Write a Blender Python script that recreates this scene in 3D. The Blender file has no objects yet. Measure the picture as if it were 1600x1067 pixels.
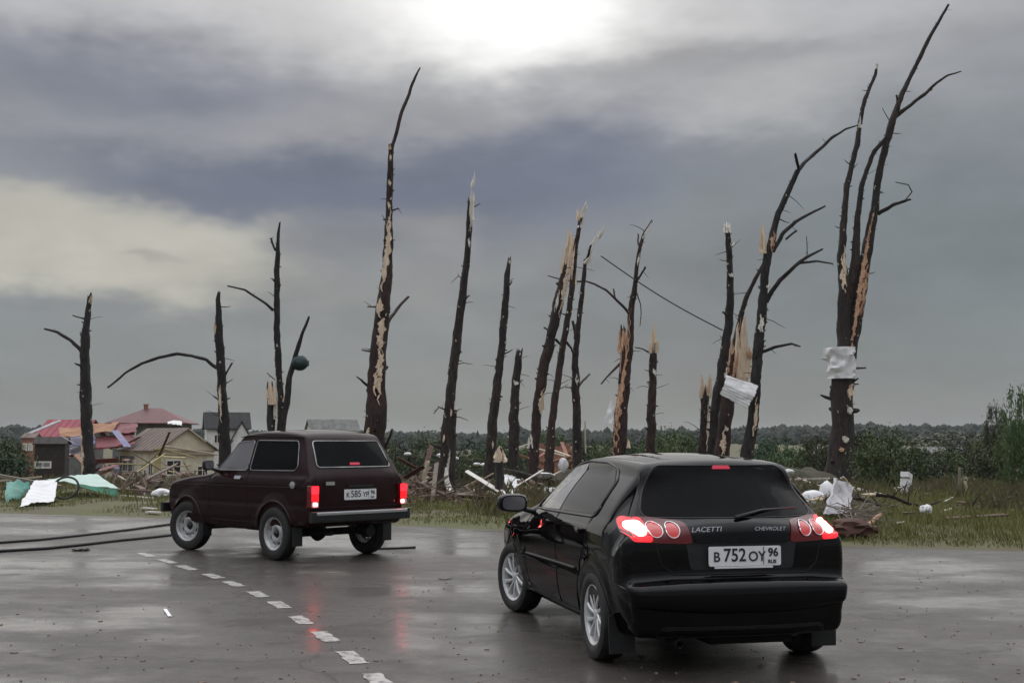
import bpy, bmesh, math, random
import numpy as np
from mathutils import Vector, Matrix, noise
from mathutils.bvhtree import BVHTree
R = math.radians
random.seed(7)
scene = bpy.context.scene
COL = scene.collection

# ------------------------------------------------------------------ camera
F, CH, PITCH = 1960.0, 1.555, 0.0788          # focal length in photo pixels, eye height, upward tilt
cam_d = bpy.data.cameras.new('camera')
cam = bpy.data.objects.new('camera', cam_d); COL.objects.link(cam)
cam_d.sensor_width = 36.0; cam_d.lens = 36.0 * F / 1600.0
cam_d.clip_start = 0.1; cam_d.clip_end = 6000
cam.location = (0, 0, CH); cam.rotation_euler = (R(90) + PITCH, 0, 0)
scene.camera = cam

# ------------------------------------------------------------------ sky
SUN_AZ, SUN_EL = 1.0, 36.0
world = bpy.data.worlds.new('World'); scene.world = world; world.use_nodes = True
def build_world():
    nt = world.node_tree; N = nt.nodes; L = nt.links
    for n in list(N): N.remove(n)
    out = N.new('ShaderNodeOutputWorld'); bg = N.new('ShaderNodeBackground'); L.new(bg.outputs[0], out.inputs[0])
    def m(op, a, b=None, c=None, clamp=False):
        n = N.new('ShaderNodeMath'); n.operation = op; n.use_clamp = clamp
        for i, x in enumerate((a, b, c)):
            if x is None: continue
            if isinstance(x, (int, float)): n.inputs[i].default_value = x
            else: L.new(x, n.inputs[i])
        return n.outputs[0]
    def mixc(f, a, b):
        n = N.new('ShaderNodeMix'); n.data_type = 'RGBA'; n.clamp_factor = True
        if isinstance(f, (int, float)): n.inputs[0].default_value = f
        else: L.new(f, n.inputs[0])
        for s, x in ((6, a), (7, b)):
            if isinstance(x, tuple): n.inputs[s].default_value = (*x, 1)
            else: L.new(x, n.inputs[s])
        return n.outputs[2]
    tc = N.new('ShaderNodeTexCoord'); sp = N.new('ShaderNodeSeparateXYZ'); L.new(tc.outputs['Generated'], sp.inputs[0])
    az = m('ARCTAN2', sp.outputs[0], sp.outputs[1]); el = m('ARCSINE', sp.outputs[2])
    def nz(scale, sx, sz, detail, rough, off, dist=0.0):
        mp = N.new('ShaderNodeMapping'); mp.inputs['Scale'].default_value = (sx, sx, sz); mp.inputs['Location'].default_value = off
        L.new(tc.outputs['Generated'], mp.inputs[0])
        t = N.new('ShaderNodeTexNoise'); t.inputs['Scale'].default_value = scale; t.inputs['Detail'].default_value = detail
        t.inputs['Roughness'].default_value = rough; t.inputs['Distortion'].default_value = dist
        L.new(mp.outputs[0], t.inputs['Vector'])
        return m('SUBTRACT', t.outputs['Fac'], 0.5)
    w1 = nz(5, 1, 2.2, 4, .6, (3.1, .4, .2)); w2 = nz(5, 1, 2.2, 4, .6, (7.7, 1.9, 5.2))
    fbm = nz(3.2, 1, 3.0, 5, .56, (1.3, 4.0, 2.2))
    fine = nz(14, 1, 2.4, 3, .6, (9.3, 2.0, 4.2))
    azw = m('ADD', az, m('MULTIPLY', w1, .16)); elw = m('ADD', m('ADD', el, m('MULTIPLY', w2, .085)), m('MULTIPLY', fine, .035))
    ae = lambda u, v: (math.atan((u - 800) / F), PITCH + math.atan((533.5 - v) / F))
    def blob(u, v, su, sv, hard=1.0, rot=0.0):
        a, e = ae(u, v); su /= F; sv /= F
        da = m('SUBTRACT', azw, a); de = m('SUBTRACT', elw, e)
        if rot:
            c, s = math.cos(rot), math.sin(rot)
            da, de = (m('ADD', m('MULTIPLY', da, c), m('MULTIPLY', de, s)), m('SUBTRACT', m('MULTIPLY', de, c), m('MULTIPLY', da, s)))
        q = m('ADD', m('POWER', m('ABSOLUTE', m('DIVIDE', da, su)), 2.0), m('POWER', m('ABSOLUTE', m('DIVIDE', de, sv)), 2.0))
        if hard != 1.0: q = m('POWER', q, hard)
        return m('EXPONENT', m('MULTIPLY', q, -1.0))
    lin = lambda r, g, b: tuple(((x / 255 + .055) / 1.055) ** 2.4 if x > 10 else x / 255 / 12.92 for x in (r, g, b))
    t = m('MULTIPLY', m('MAXIMUM', el, 0.0), 1 / 0.30, clamp=True)
    col = mixc(t, lin(123, 129, 130), lin(150, 152, 157))
    for u, v, su, sv, hard, rot, amt, c in SKY_BLOBS:
        f = m('MULTIPLY', blob(u, v, su, sv, hard, rot), amt)
        col = mixc(f, col, lin(*c))
    # broad and fine modulation of the cloud deck
    k = m('ADD', .83, m('ADD', m('MULTIPLY', fbm, .34), m('MULTIPLY', fine, .28)))
    # an overcast sky is brighter towards the zenith
    k = m('MULTIPLY', k, m('ADD', 1.0, m('MULTIPLY', m('MAXIMUM', m('SUBTRACT', sp.outputs[2], .30), 0.0), 6.5)))
    vm = N.new('ShaderNodeVectorMath'); vm.operation = 'SCALE'; L.new(col, vm.inputs[0]); L.new(k, vm.inputs['Scale'])
    sky = N.new('ShaderNodeTexSky'); sky.sky_type = 'NISHITA'; sky.sun_disc = False
    sky.sun_elevation = R(SUN_EL); sky.sun_rotation = R(SUN_AZ)
    sv = N.new('ShaderNodeVectorMath'); sv.operation = 'SCALE'; L.new(sky.outputs[0], sv.inputs[0]); sv.inputs['Scale'].default_value = 0.055
    fin = mixc(.94, sv.outputs[0], vm.outputs[0])        # the cloud deck lets a little of the blue sky through
    L.new(fin, bg.inputs['Color']); bg.inputs['Strength'].default_value = 1.0
#   u, v, half-size u, v, hardness, tilt, amount, colour
SKY_BLOBS = [
    (1420, 400, 440, 230, 1.2, 0, .75, (110, 119, 123)), (1050, 520, 340, 150, 1.0, 0, .6, (114, 118, 121)),
    (150, 40, 420, 95, 1.0, 0, .75, (182, 182, 185)), (200, 150, 310, 62, 1.6, 0, .9, (114, 119, 132)), (340, 178, 140, 28, 1.3, 0, .6, (110, 114, 129)),
    (90, 238, 260, 26, 1.2, 0, .5, (148, 149, 152)), (390, 290, 340, 52, 1.6, -.05, .95, (103, 109, 126)), (810, 275, 340, 105, 1.6, .15, .95, (101, 108, 126)),
    (640, 205, 260, 30, 1.2, .12, .6, (152, 151, 154)), (110, 400, 345, 82, 3.0, -.03, .88, (198, 194, 181)), (200, 414, 65, 11, 1.0, 0, .5, (146, 145, 141)),
    (515, 400, 90, 25, 1.4, 0, .6, (118, 121, 129)), (665, 380, 75, 34, 1.4, 0, .6, (150, 149, 148)), (600, 450, 260, 36, 1.2, 0, .5, (146, 146, 144)),
    (780, 30, 520, 100, 1.0, 0, .85, (206, 204, 202)), (1230, 130, 170, 52, 1.6, .1, .7, (174, 175, 175)), (1080, 92, 190, 20, 1.2, .12, .55, (136, 136, 139)),
    (1350, 75, 150, 22, 1.2, 0, .4, (142, 142, 145)), (1500, 40, 200, 60, 1.0, 0, .5, (166, 166, 168)), (790, 18, 230, 82, 1.5, .1, .97, (255, 255, 253)),
]
build_world()
world.cycles.sampling_method = 'MANUAL'; world.cycles.sample_map_resolution = 512
sun_d = bpy.data.lights.new('sun', 'SUN'); sun = bpy.data.objects.new('sun', sun_d); COL.objects.link(sun)
sun_d.energy = 0.9; sun_d.angle = R(100); sun_d.color = (1, .96, .9)
sd = Vector((math.sin(R(SUN_AZ)) * math.cos(R(SUN_EL)), math.cos(R(SUN_AZ)) * math.cos(R(SUN_EL)), math.sin(R(SUN_EL))))
sun.rotation_euler = (-sd).to_track_quat('-Z', 'Y').to_euler(); sun.location = (0, 0, 40)
vs = scene.view_settings
vs.view_transform = 'Standard'; vs.look = 'None'; vs.exposure = 0.28; vs.gamma = 1.0; vs.use_curve_mapping = False
try:
    scene.cycles.use_denoising = True; scene.cycles.max_bounces = 8; scene.cycles.sample_clamp_indirect = 4
    scene.cycles.volume_bounces = 0
except Exception: pass

# ------------------------------------------------------------------ helpers: pixels, ground
CP, SP = math.cos(PITCH), math.sin(PITCH)
def ray(u, v):
    a = (u - 800) / F; b = -(v - 533.5) / F
    return Vector((a, CP - b * SP, SP + b * CP))
def P(u, v, Y):
    d = ray(u, v); return Vector((0, 0, CH)) + d * (Y / d.y)
EDGE = [(-80, 44), (-40, 37.5), (-22, 32.4), (-11.5, 28.2), (-7.0, 26.4), (-1.4, 23.6), (2.4, 21.3), (5.4, 19.25), (7.8, 18.3), (14, 16.6), (30, 14.5), (90, 11)]
def edge_y(x):
    for (x0, y0), (x1, y1) in zip(EDGE, EDGE[1:]):
        if x <= x1: return y0 + (y1 - y0) * (x - x0) / (x1 - x0)
    return EDGE[-1][1]
def sm(a, b, t):
    t = min(1, max(0, (t - a) / (b - a))); return t * t * (3 - 2 * t)
def terr(x, y):
    e = (y - edge_y(x)) * .9
    if e < -.3: return -.06
    z = -.06 + .10 * sm(-.3, .8, e)
    n = noise.noise(Vector((x * .35, y * .35, 1.7))) * .07 + noise.noise(Vector((x * .9, y * .9, 4.1))) * .03
    z += n * sm(.2, 2.5, e)
    drop = 1.35 if x < -6 else 1.35 - .85 * sm(-6, 6, x)
    z -= drop * sm(7, 40, e)
    z += .6 * noise.noise(Vector((x * .03, y * .03, 8))) * sm(30, 90, e)
    r = math.hypot(x, y)
    hl = 2.5 + 2.0 * noise.noise(Vector((x * .004, y * .004, 2.0))) + 4.0 * sm(0, -300, x) + 3.0 * math.exp(-((x - 190) / 90) ** 2)
    z += hl * sm(220, 700, r)
    return z
def G(u, v, zoff=0.0):
    d = ray(u, v); o = Vector((0, 0, CH)); t = 5.0
    for _ in range(4000):
        p = o + d * t
        if p.z < (terr(p.x, p.y) if p.y > edge_y(p.x) - .3 else 0.0) + zoff: return p
        t += .05 + t * .002
        if t > 900: break
    return p
def gz(x, y): return terr(x, y) if y > edge_y(x) else 0.0

# ------------------------------------------------------------------ helpers: objects
def tag(o, label=None, cat=None, group=None, kind=None):
    if label: o['label'] = label
    if cat: o['category'] = cat
    if group: o['group'] = group
    if kind: o['kind'] = kind
    return o
def empty(name, loc=(0, 0, 0), rz=0.0):
    o = bpy.data.objects.new(name, None); COL.objects.link(o); o.location = loc; o.rotation_euler = (0, 0, rz)
    o.empty_display_size = .2
    return o
def link(name, me, parent=None, mat=None):
    o = bpy.data.objects.new(name, me); COL.objects.link(o)
    if mat is not None: me.materials.append(mat)
    if parent is not None: o.parent = parent
    return o
def mesh(name, V, Fc, mat=None, parent=None, smooth=False, sharp=None):
    me = bpy.data.meshes.new(name); me.from_pydata([tuple(v) for v in V], [], Fc); me.update()
    if smooth:
        me.polygons.foreach_set('use_smooth', [True] * len(me.polygons))
        if sharp: me.set_sharp_from_angle(angle=R(sharp))
    return link(name, me, parent, mat)
class MB:
    def __init__(s): s.v = []; s.f = []
    def add(s, V, Fc):
        b = len(s.v); s.v += [Vector(v) for v in V]; s.f += [tuple(i + b for i in f) for f in Fc]; return s
    def box(s, c, size, M=None):
        x, y, z = (k / 2 for k in size); c = Vector(c)
        V = [Vector((a * x, b * y, d * z)) for d in (-1, 1) for b in (-1, 1) for a in (-1, 1)]
        V = [(M @ q if M is not None else q) + c for q in V]
        return s.add(V, [(0, 2, 3, 1), (4, 5, 7, 6), (0, 1, 5, 4), (2, 6, 7, 3), (0, 4, 6, 2), (1, 3, 7, 5)])
    def prism(s, prof, axis, a, b):
        """profile of 2d points extruded along axis 'x'/'y'/'z' from a to b"""
        n = len(prof)
        mk = {'x': lambda p, t: (t, p[0], p[1]), 'y': lambda p, t: (p[0], t, p[1]), 'z': lambda p, t: (p[0], p[1], t)}[axis]
        V = [mk(p, a) for p in prof] + [mk(p, b) for p in prof]
        return s.add(V, [tuple(range(n))[::-1], tuple(range(n, 2 * n))] + [(i, (i + 1) % n, n + (i + 1) % n, n + i) for i in range(n)])
    def tube(s, pts, rad, n=8, cap=True):
        pts = [Vector(p) for p in pts]; m = len(pts)
        rad = rad if isinstance(rad, (list, tuple)) else [rad] * m
        T = [(pts[min(i + 1, m - 1)] - pts[max(i - 1, 0)]).normalized() for i in range(m)]
        a = T[0].orthogonal().normalized(); V = []
        for i in range(m):
            a = (a - T[i] * a.dot(T[i])).normalized(); b = T[i].cross(a)
            V += [pts[i] + (a * math.cos(2 * math.pi * k / n) + b * math.sin(2 * math.pi * k / n)) * rad[i] for k in range(n)]
        Fc = [(i * n + k, i * n + (k + 1) % n, (i + 1) * n + (k + 1) % n, (i + 1) * n + k) for i in range(m - 1) for k in range(n)]
        if cap: Fc += [tuple(range(n))[::-1], tuple(range((m - 1) * n, m * n))]
        return s.add(V, Fc)
    def lathe(s, prof, axis='y', n=32, c=(0, 0, 0), close=False):
        c = Vector(c); V = []
        for r, h in prof:
            for k in range(n):
                t = 2 * math.pi * k / n; p = (r * math.cos(t), r * math.sin(t))
                V.append(c + Vector({'y': (p[0], h, p[1]), 'z': (p[0], p[1], h), 'x': (h, p[0], p[1])}[axis]))
        m = len(prof); Fc = []
        for i in range(m - 1 + (1 if close else 0)):
            j = (i + 1) % m
            Fc += [(i * n + k, i * n + (k + 1) % n, j * n + (k + 1) % n, j * n + k) for k in range(n)]
        return s.add(V, Fc)
    def build(s, name, mat=None, parent=None, smooth=False, sharp=None, fix=True):
        o = mesh(name, s.v, s.f, mat, parent)
        if fix:
            bm = bmesh.new(); bm.from_mesh(o.data); bmesh.ops.recalc_face_normals(bm, faces=bm.faces); bm.to_mesh(o.data); bm.free()
        if smooth:
            o.data.polygons.foreach_set('use_smooth', [True] * len(o.data.polygons))
            if sharp: o.data.set_sharp_from_angle(angle=R(sharp))
        return o
def copy_tree(o, parent=None):
    c = o.copy(); COL.objects.link(c)
    if parent is not None: c.parent = parent
    for ch in list(o.children): copy_tree(ch, c)
    return c

# ------------------------------------------------------------------ materials
MATS = {}
def mat(name, col, rough=.6, metal=0.0, col2=None, scale=4.0, detail=6, bump=0.0, bscale=None, coat=0.0, coat_r=.05, emit=None, es=0.0, rough2=None,
        stretch=(1, 1, 1), spec=None, contrast=(.35, .65), dist=.01):
    m = bpy.data.materials.new(name); m.use_nodes = True; nt = m.node_tree; N = nt.nodes; L = nt.links
    b = N['Principled BSDF']; b.inputs['Base Color'].default_value = (*col, 1); b.inputs['Roughness'].default_value = rough
    b.inputs['Metallic'].default_value = metal
    if spec is not None: b.inputs['Specular IOR Level'].default_value = spec
    if coat: b.inputs['Coat Weight'].default_value = coat; b.inputs['Coat Roughness'].default_value = coat_r
    if emit: b.inputs['Emission Color'].default_value = (*emit, 1); b.inputs['Emission Strength'].default_value = es
    if col2 or bump or rough2 is not None:
        tc = N.new('ShaderNodeTexCoord'); mp = N.new('ShaderNodeMapping'); mp.inputs['Scale'].default_value = stretch
        L.new(tc.outputs['Object'], mp.inputs[0])
        t = N.new('ShaderNodeTexNoise'); t.inputs['Scale'].default_value = scale; t.inputs['Detail'].default_value = detail
        t.inputs['Roughness'].default_value = .6; L.new(mp.outputs[0], t.inputs['Vector'])
        mr = N.new('ShaderNodeMapRange'); mr.inputs[1].default_value, mr.inputs[2].default_value = contrast; L.new(t.outputs['Fac'], mr.inputs[0])
        if col2:
            mx = N.new('ShaderNodeMix'); mx.data_type = 'RGBA'; mx.inputs[6].default_value = (*col, 1); mx.inputs[7].default_value = (*col2, 1)
            L.new(mr.outputs[0], mx.inputs[0]); L.new(mx.outputs[2], b.inputs['Base Color'])
        if rough2 is not None:
            m2 = N.new('ShaderNodeMapRange'); m2.inputs[3].default_value = rough; m2.inputs[4].default_value = rough2
            L.new(mr.outputs[0], m2.inputs[0]); L.new(m2.outputs[0], b.inputs['Roughness'])
        if bump:
            t2 = t
            if bscale:
                t2 = N.new('ShaderNodeTexNoise'); t2.inputs['Scale'].default_value = bscale; t2.inputs['Detail'].default_value = 5; L.new(mp.outputs[0], t2.inputs['Vector'])
            bp = N.new('ShaderNodeBump'); bp.inputs['Strength'].default_value = bump; bp.inputs['Distance'].default_value = dist
            L.new(t2.outputs['Fac'], bp.inputs['Height']); L.new(bp.outputs[0], b.inputs['Normal'])
    MATS[name] = m; return m
M = MATS
def bark_material(name, c1, c2, c3):
    m = bpy.data.materials.new(name); m.use_nodes = True; nt = m.node_tree; N = nt.nodes; L = nt.links
    b = N['Principled BSDF']; b.inputs['Roughness'].default_value = .8; tc = N.new('ShaderNodeTexCoord')
    def nz(sc, st, det=6):
        mp = N.new('ShaderNodeMapping'); mp.inputs['Scale'].default_value = st; L.new(tc.outputs['Object'], mp.inputs[0])
        t = N.new('ShaderNodeTexNoise'); t.inputs['Scale'].default_value = sc; t.inputs['Detail'].default_value = det; t.inputs['Roughness'].default_value = .68; L.new(mp.outputs[0], t.inputs['Vector']); return t.outputs['Fac']
    def mix(f, lo, hi, a_, c_):
        r = N.new('ShaderNodeMapRange'); r.inputs[1].default_value = lo; r.inputs[2].default_value = hi; L.new(f, r.inputs[0])
        n = N.new('ShaderNodeMix'); n.data_type = 'RGBA'; L.new(r.outputs[0], n.inputs[0])
        for i, x in ((6, a_), (7, c_)):
            if isinstance(x, tuple): n.inputs[i].default_value = (*x, 1)
            else: L.new(x, n.inputs[i])
        return n.outputs[2]
    plates = nz(4.0, (3.5, 3.5, .8)); c = mix(plates, .40, .60, c1, c2); c = mix(nz(.7, (1, 1, .6)), .42, .62, c, c3); c = mix(nz(9, (2, 2, .5)), .62, .72, c, (.17, .13, .11))
    L.new(c, b.inputs['Base Color'])
    bp = N.new('ShaderNodeBump'); bp.inputs['Strength'].default_value = 1.0; bp.inputs['Distance'].default_value = .06; L.new(plates, bp.inputs['Height']); L.new(bp.outputs[0], b.inputs['Normal'])
    MATS[name] = m
bark_material('bark', (.014, .010, .009), (.060, .037, .029), (.018, .014, .013))
bark_material('bark_dark', (.011, .009, .009), (.040, .029, .025), (.014, .012, .012))
bark_material('bark_red', (.018, .011, .010), (.070, .033, .024), (.022, .015, .013))
mat('raw_wood', (.88, .74, .58), .7, col2=(.62, .45, .31), scale=5, bump=.6, bscale=14, stretch=(5, 5, .5), dist=.02)
mat('raw_orange', (.78, .50, .33), .7, col2=(.34, .16, .09), scale=5, bump=.6, bscale=14, stretch=(5, 5, .5), dist=.02)
mat('pale_wood', (.85, .81, .75), .7, col2=(.66, .60, .52), scale=5, bump=.5, bscale=14, stretch=(5, 5, .5), dist=.02)
mat('black_paint', (.0022, .0020, .0022), .25, col2=(.0035, .0032, .0034), scale=7, coat=.62, coat_r=.025, spec=.0)
mat('maroon_paint', (.017, .0038, .0045), .32, col2=(.022, .007, .0075), scale=4, coat=.5, coat_r=.08, rough2=.42, spec=.0)
mat('tint_glass', (.0022, .0024, .0026), .03, spec=.075)
mat('side_glass', (.17, .165, .17), .05, col2=(.07, .07, .075), scale=3.5, spec=.6, coat=1.0, coat_r=.02)
mat('interior', (.022, .021, .022), .85, col2=(.014, .014, .015), scale=8)
mat('rubber', (.014, .014, .014), .62, col2=(.03, .028, .026), scale=12)
mat('plastic', (.012, .012, .013), .45, col2=(.02, .02, .02), scale=20)
mat('under', (.008, .008, .008), .9)
mat('seam', (.002, .002, .002), .8)
mat('chrome', (.75, .75, .76), .18, 1.0)
mat('dull_chrome', (.42, .41, .41), .35, .85, col2=(.2, .2, .2), scale=6)
mat('alloy', (.74, .74, .74), .30, .35, col2=(.62, .62, .62), scale=20)
mat('steel_rim', (.60, .60, .59), .42, .3, col2=(.36, .35, .34), scale=14)
mat('rim_dark', (.012, .012, .013), .6)
mat('plate', (.90, .90, .89), .45, col2=(.80, .79, .77), scale=9)
mat('ink', (.02, .02, .022), .6)
mat('lens_red', (.045, .001, .002), .15, coat=.3, emit=(1, .02, .03), es=.03)
mat('lens_lit', (.3, .01, .012), .2, emit=(1.0, .007, .012), es=1.6)
mat('lamp_hot', (.8, .2, .2), .3, emit=(1.0, .055, .05), es=55)
mat('lamp_mid', (.14, .02, .02), .2, coat=.5, emit=(1.0, .10, .10), es=.30)
mat('tail_lit', (.5, .01, .012), .2, emit=(1.0, .007, .012), es=5.5)
mat('tail_hot', (.8, .3, .3), .3, emit=(1.0, .11, .1), es=26)
mat('clear_lens', (.55, .5, .48), .12, coat=1.0)
mat('lens_glow', (.2, .003, .006), .2, coat=.5, emit=(1.0, .007, .016), es=1.1)
mat('high_lamp', (.3, .01, .03), .2, emit=(1, .04, .10), es=.22)
mat('amber', (.35, .10, .015), .2, coat=1.0)
mat('roadpaint', (.40, .385, .355), .4, col2=(.09, .085, .078), scale=11, contrast=(.47, .62), rough2=.5)
mat('cable', (.012, .012, .012), .55)
mat('white_sheet', (.82, .81, .81), .5, col2=(.62, .62, .62), scale=3, bump=.4, bscale=5, dist=.05)
mat('lilac_sheet', (.46, .44, .46), .5, col2=(.26, .25, .27), scale=2.5, bump=.5, bscale=5, dist=.05)
mat('grey_sheet', (.30, .29, .29), .5, col2=(.15, .14, .13), scale=2, bump=.5, bscale=4, dist=.05)
mat('teal_sheet', (.02, .26, .19), .4, col2=(.012, .14, .11), scale=3)
mat('mint_sheet', (.46, .62, .54), .4, col2=(.36, .50, .43), scale=2)
mat('green_edge', (.10, .36, .22), .4, col2=(.06, .22, .14), scale=3)
mat('dark_teal', (.012, .045, .045), .5, col2=(.006, .02, .02), scale=3)
mat('cream_wall', (.78, .72, .55), .8, col2=(.58, .51, .37), scale=1.5, bump=.4, bscale=9)
mat('yellow_trim', (.52, .44, .22), .7, col2=(.36, .30, .15), scale=3)
mat('grey_wall', (.20, .20, .19), .85, col2=(.12, .12, .11), scale=2)
mat('white_wall', (.82, .81, .79), .8, col2=(.66, .65, .62), scale=1.5)
mat('dark_roof', (.014, .014, .015), .8, col2=(.028, .027, .026), scale=3)
mat('brown_roof', (.13, .095, .08), .7, col2=(.20, .15, .12), scale=2.0, contrast=(.3, .7))
mat('red_roof', (.17, .055, .055), .6, col2=(.11, .05, .05), scale=1.2)
mat('crimson_roof', (.30, .015, .04), .5, col2=(.2, .015, .03), scale=1.2)
mat('rose_roof', (.28, .07, .08), .6, col2=(.16, .06, .06), scale=1.5)
mat('orange_board', (.42, .22, .12), .7, col2=(.30, .15, .08), scale=2)
mat('violet_sheet', (.17, .15, .30), .6, col2=(.24, .24, .30), scale=2)
mat('brick', (.36, .17, .12), .85, col2=(.25, .12, .09), scale=3)
mat('dark_shed', (.045, .035, .03), .85, col2=(.025, .02, .018), scale=3)
mat('window_dark', (.03, .025, .022), .25)
mat('window_pane', (.25, .27, .29), .1)
mat('board_grey', (.26, .22, .18), .8, col2=(.16, .13, .10), scale=4, stretch=(1, 6, 6))
mat('board_pale', (.56, .48, .37), .8, col2=(.38, .31, .23), scale=4, stretch=(1, 6, 6))
mat('board_brown', (.14, .085, .055), .85, col2=(.08, .05, .035), scale=4, stretch=(1, 6, 6))
mat('rust', (.085, .036, .022), .85, col2=(.06, .028, .02), scale=5, bump=.8, dist=.04)
mat('rubble', (.17, .11, .08), .9, col2=(.32, .26, .21), scale=9, contrast=(.4, .75))
mat('earth', (.065, .05, .034), .95, col2=(.045, .05, .024), scale=3, bump=.8, bscale=12, dist=.05)
mat('grass', (.13, .142, .038), .7, col2=(.185, .17, .055), scale=.5, contrast=(.3, .7))
mat('weed', (.095, .098, .034), .8, col2=(.115, .085, .045), scale=.6)
mat('leaf', (.042, .072, .02), .6, col2=(.072, .10, .03), scale=.8)
mat('leaf_pale', (.065, .085, .04), .6, col2=(.10, .11, .06), scale=.8)
mat('needle', (.026, .046, .022), .7, col2=(.042, .066, .03), scale=.8)
mat('forest', (.011, .019, .013), .8, col2=(.020, .030, .017), scale=.05)
mat('twig', (.05, .038, .03), .85)

def vary(name, amt):
    """each plant its own tone"""
    m = M[name]; N = m.node_tree.nodes; L = m.node_tree.links; b = N['Principled BSDF']; src = b.inputs['Base Color'].links[0].from_socket
    oi = N.new('ShaderNodeObjectInfo'); hs = N.new('ShaderNodeHueSaturation'); mr = N.new('ShaderNodeMapRange'); mr.inputs[3].default_value = 1 - amt; mr.inputs[4].default_value = 1 + amt * 1.5
    L.new(oi.outputs['Random'], mr.inputs[0]); L.new(mr.outputs[0], hs.inputs['Value']); L.new(src, hs.inputs['Color'])
    m2 = N.new('ShaderNodeMapRange'); m2.inputs[3].default_value = .46; m2.inputs[4].default_value = .53; L.new(oi.outputs['Random'], m2.inputs[0]); L.new(m2.outputs[0], hs.inputs['Hue']); L.new(hs.outputs[0], b.inputs['Base Color'])
for n_ in ('leaf', 'leaf_pale', 'needle'): vary(n_, .45)
def mud(name, top, col):
    """dried spray on the lower body"""
    m = M[name]; N = m.node_tree.nodes; L = m.node_tree.links; b = N['Principled BSDF']; src = b.inputs['Base Color'].links[0].from_socket
    tc = N.new('ShaderNodeTexCoord'); sp = N.new('ShaderNodeSeparateXYZ'); L.new(tc.outputs['Object'], sp.inputs[0]); t = N.new('ShaderNodeTexNoise'); t.inputs['Scale'].default_value = 9; t.inputs['Detail'].default_value = 8; t.inputs['Roughness'].default_value = .75; L.new(tc.outputs['Object'], t.inputs['Vector'])
    a = N.new('ShaderNodeMath'); a.operation = 'MULTIPLY_ADD'; a.inputs[1].default_value = .9; L.new(t.outputs['Fac'], a.inputs[0]); L.new(sp.outputs[2], a.inputs[2])
    r = N.new('ShaderNodeMapRange'); r.inputs[1].default_value = top + .45; r.inputs[2].default_value = top + .1; r.inputs[4].default_value = .75; L.new(a.outputs[0], r.inputs[0])
    mx = N.new('ShaderNodeMix'); mx.data_type = 'RGBA'; mx.inputs[7].default_value = (*col, 1); L.new(r.outputs[0], mx.inputs[0]); L.new(src, mx.inputs[6]); L.new(mx.outputs[2], b.inputs['Base Color'])
    k = N.new('ShaderNodeMapRange'); k.inputs[3].default_value = b.inputs['Coat Weight'].default_value; k.inputs[4].default_value = .1; L.new(r.outputs[0], k.inputs[0]); L.new(k.outputs[0], b.inputs['Coat Weight'])
mud('maroon_paint', .48, (.028, .022, .018)); mud('black_paint', .30, (.016, .014, .013))
def clear_glass(name, tint):
    m = bpy.data.materials.new(name); m.use_nodes = True; nt = m.node_tree; N = nt.nodes; L = nt.links
    for n in list(N): N.remove(n)
    out = N.new('ShaderNodeOutputMaterial'); mx = N.new('ShaderNodeMixShader'); tr = N.new('ShaderNodeBsdfTransparent'); gl = N.new('ShaderNodeBsdfGlossy'); fr = N.new('ShaderNodeFresnel')
    tr.inputs[0].default_value = (*tint, 1); gl.inputs['Roughness'].default_value = .03; fr.inputs[0].default_value = 1.5
    df = N.new('ShaderNodeBsdfDiffuse'); df.inputs[0].default_value = (.62, .61, .62, 1); fog_sheen = N.new('ShaderNodeMixShader'); fog_sheen.inputs[0].default_value = .26; L.new(tr.outputs[0], fog_sheen.inputs[1]); L.new(df.outputs[0], fog_sheen.inputs[2])   # pale film: rain mist, with the sky's reflection painted in as well
    L.new(fr.outputs[0], mx.inputs[0]); L.new(fog_sheen.outputs[0], mx.inputs[1]); L.new(gl.outputs[0], mx.inputs[2]); L.new(mx.outputs[0], out.inputs[0]); MATS[name] = m
clear_glass('clear_glass', (.80, .82, .82))
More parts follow.
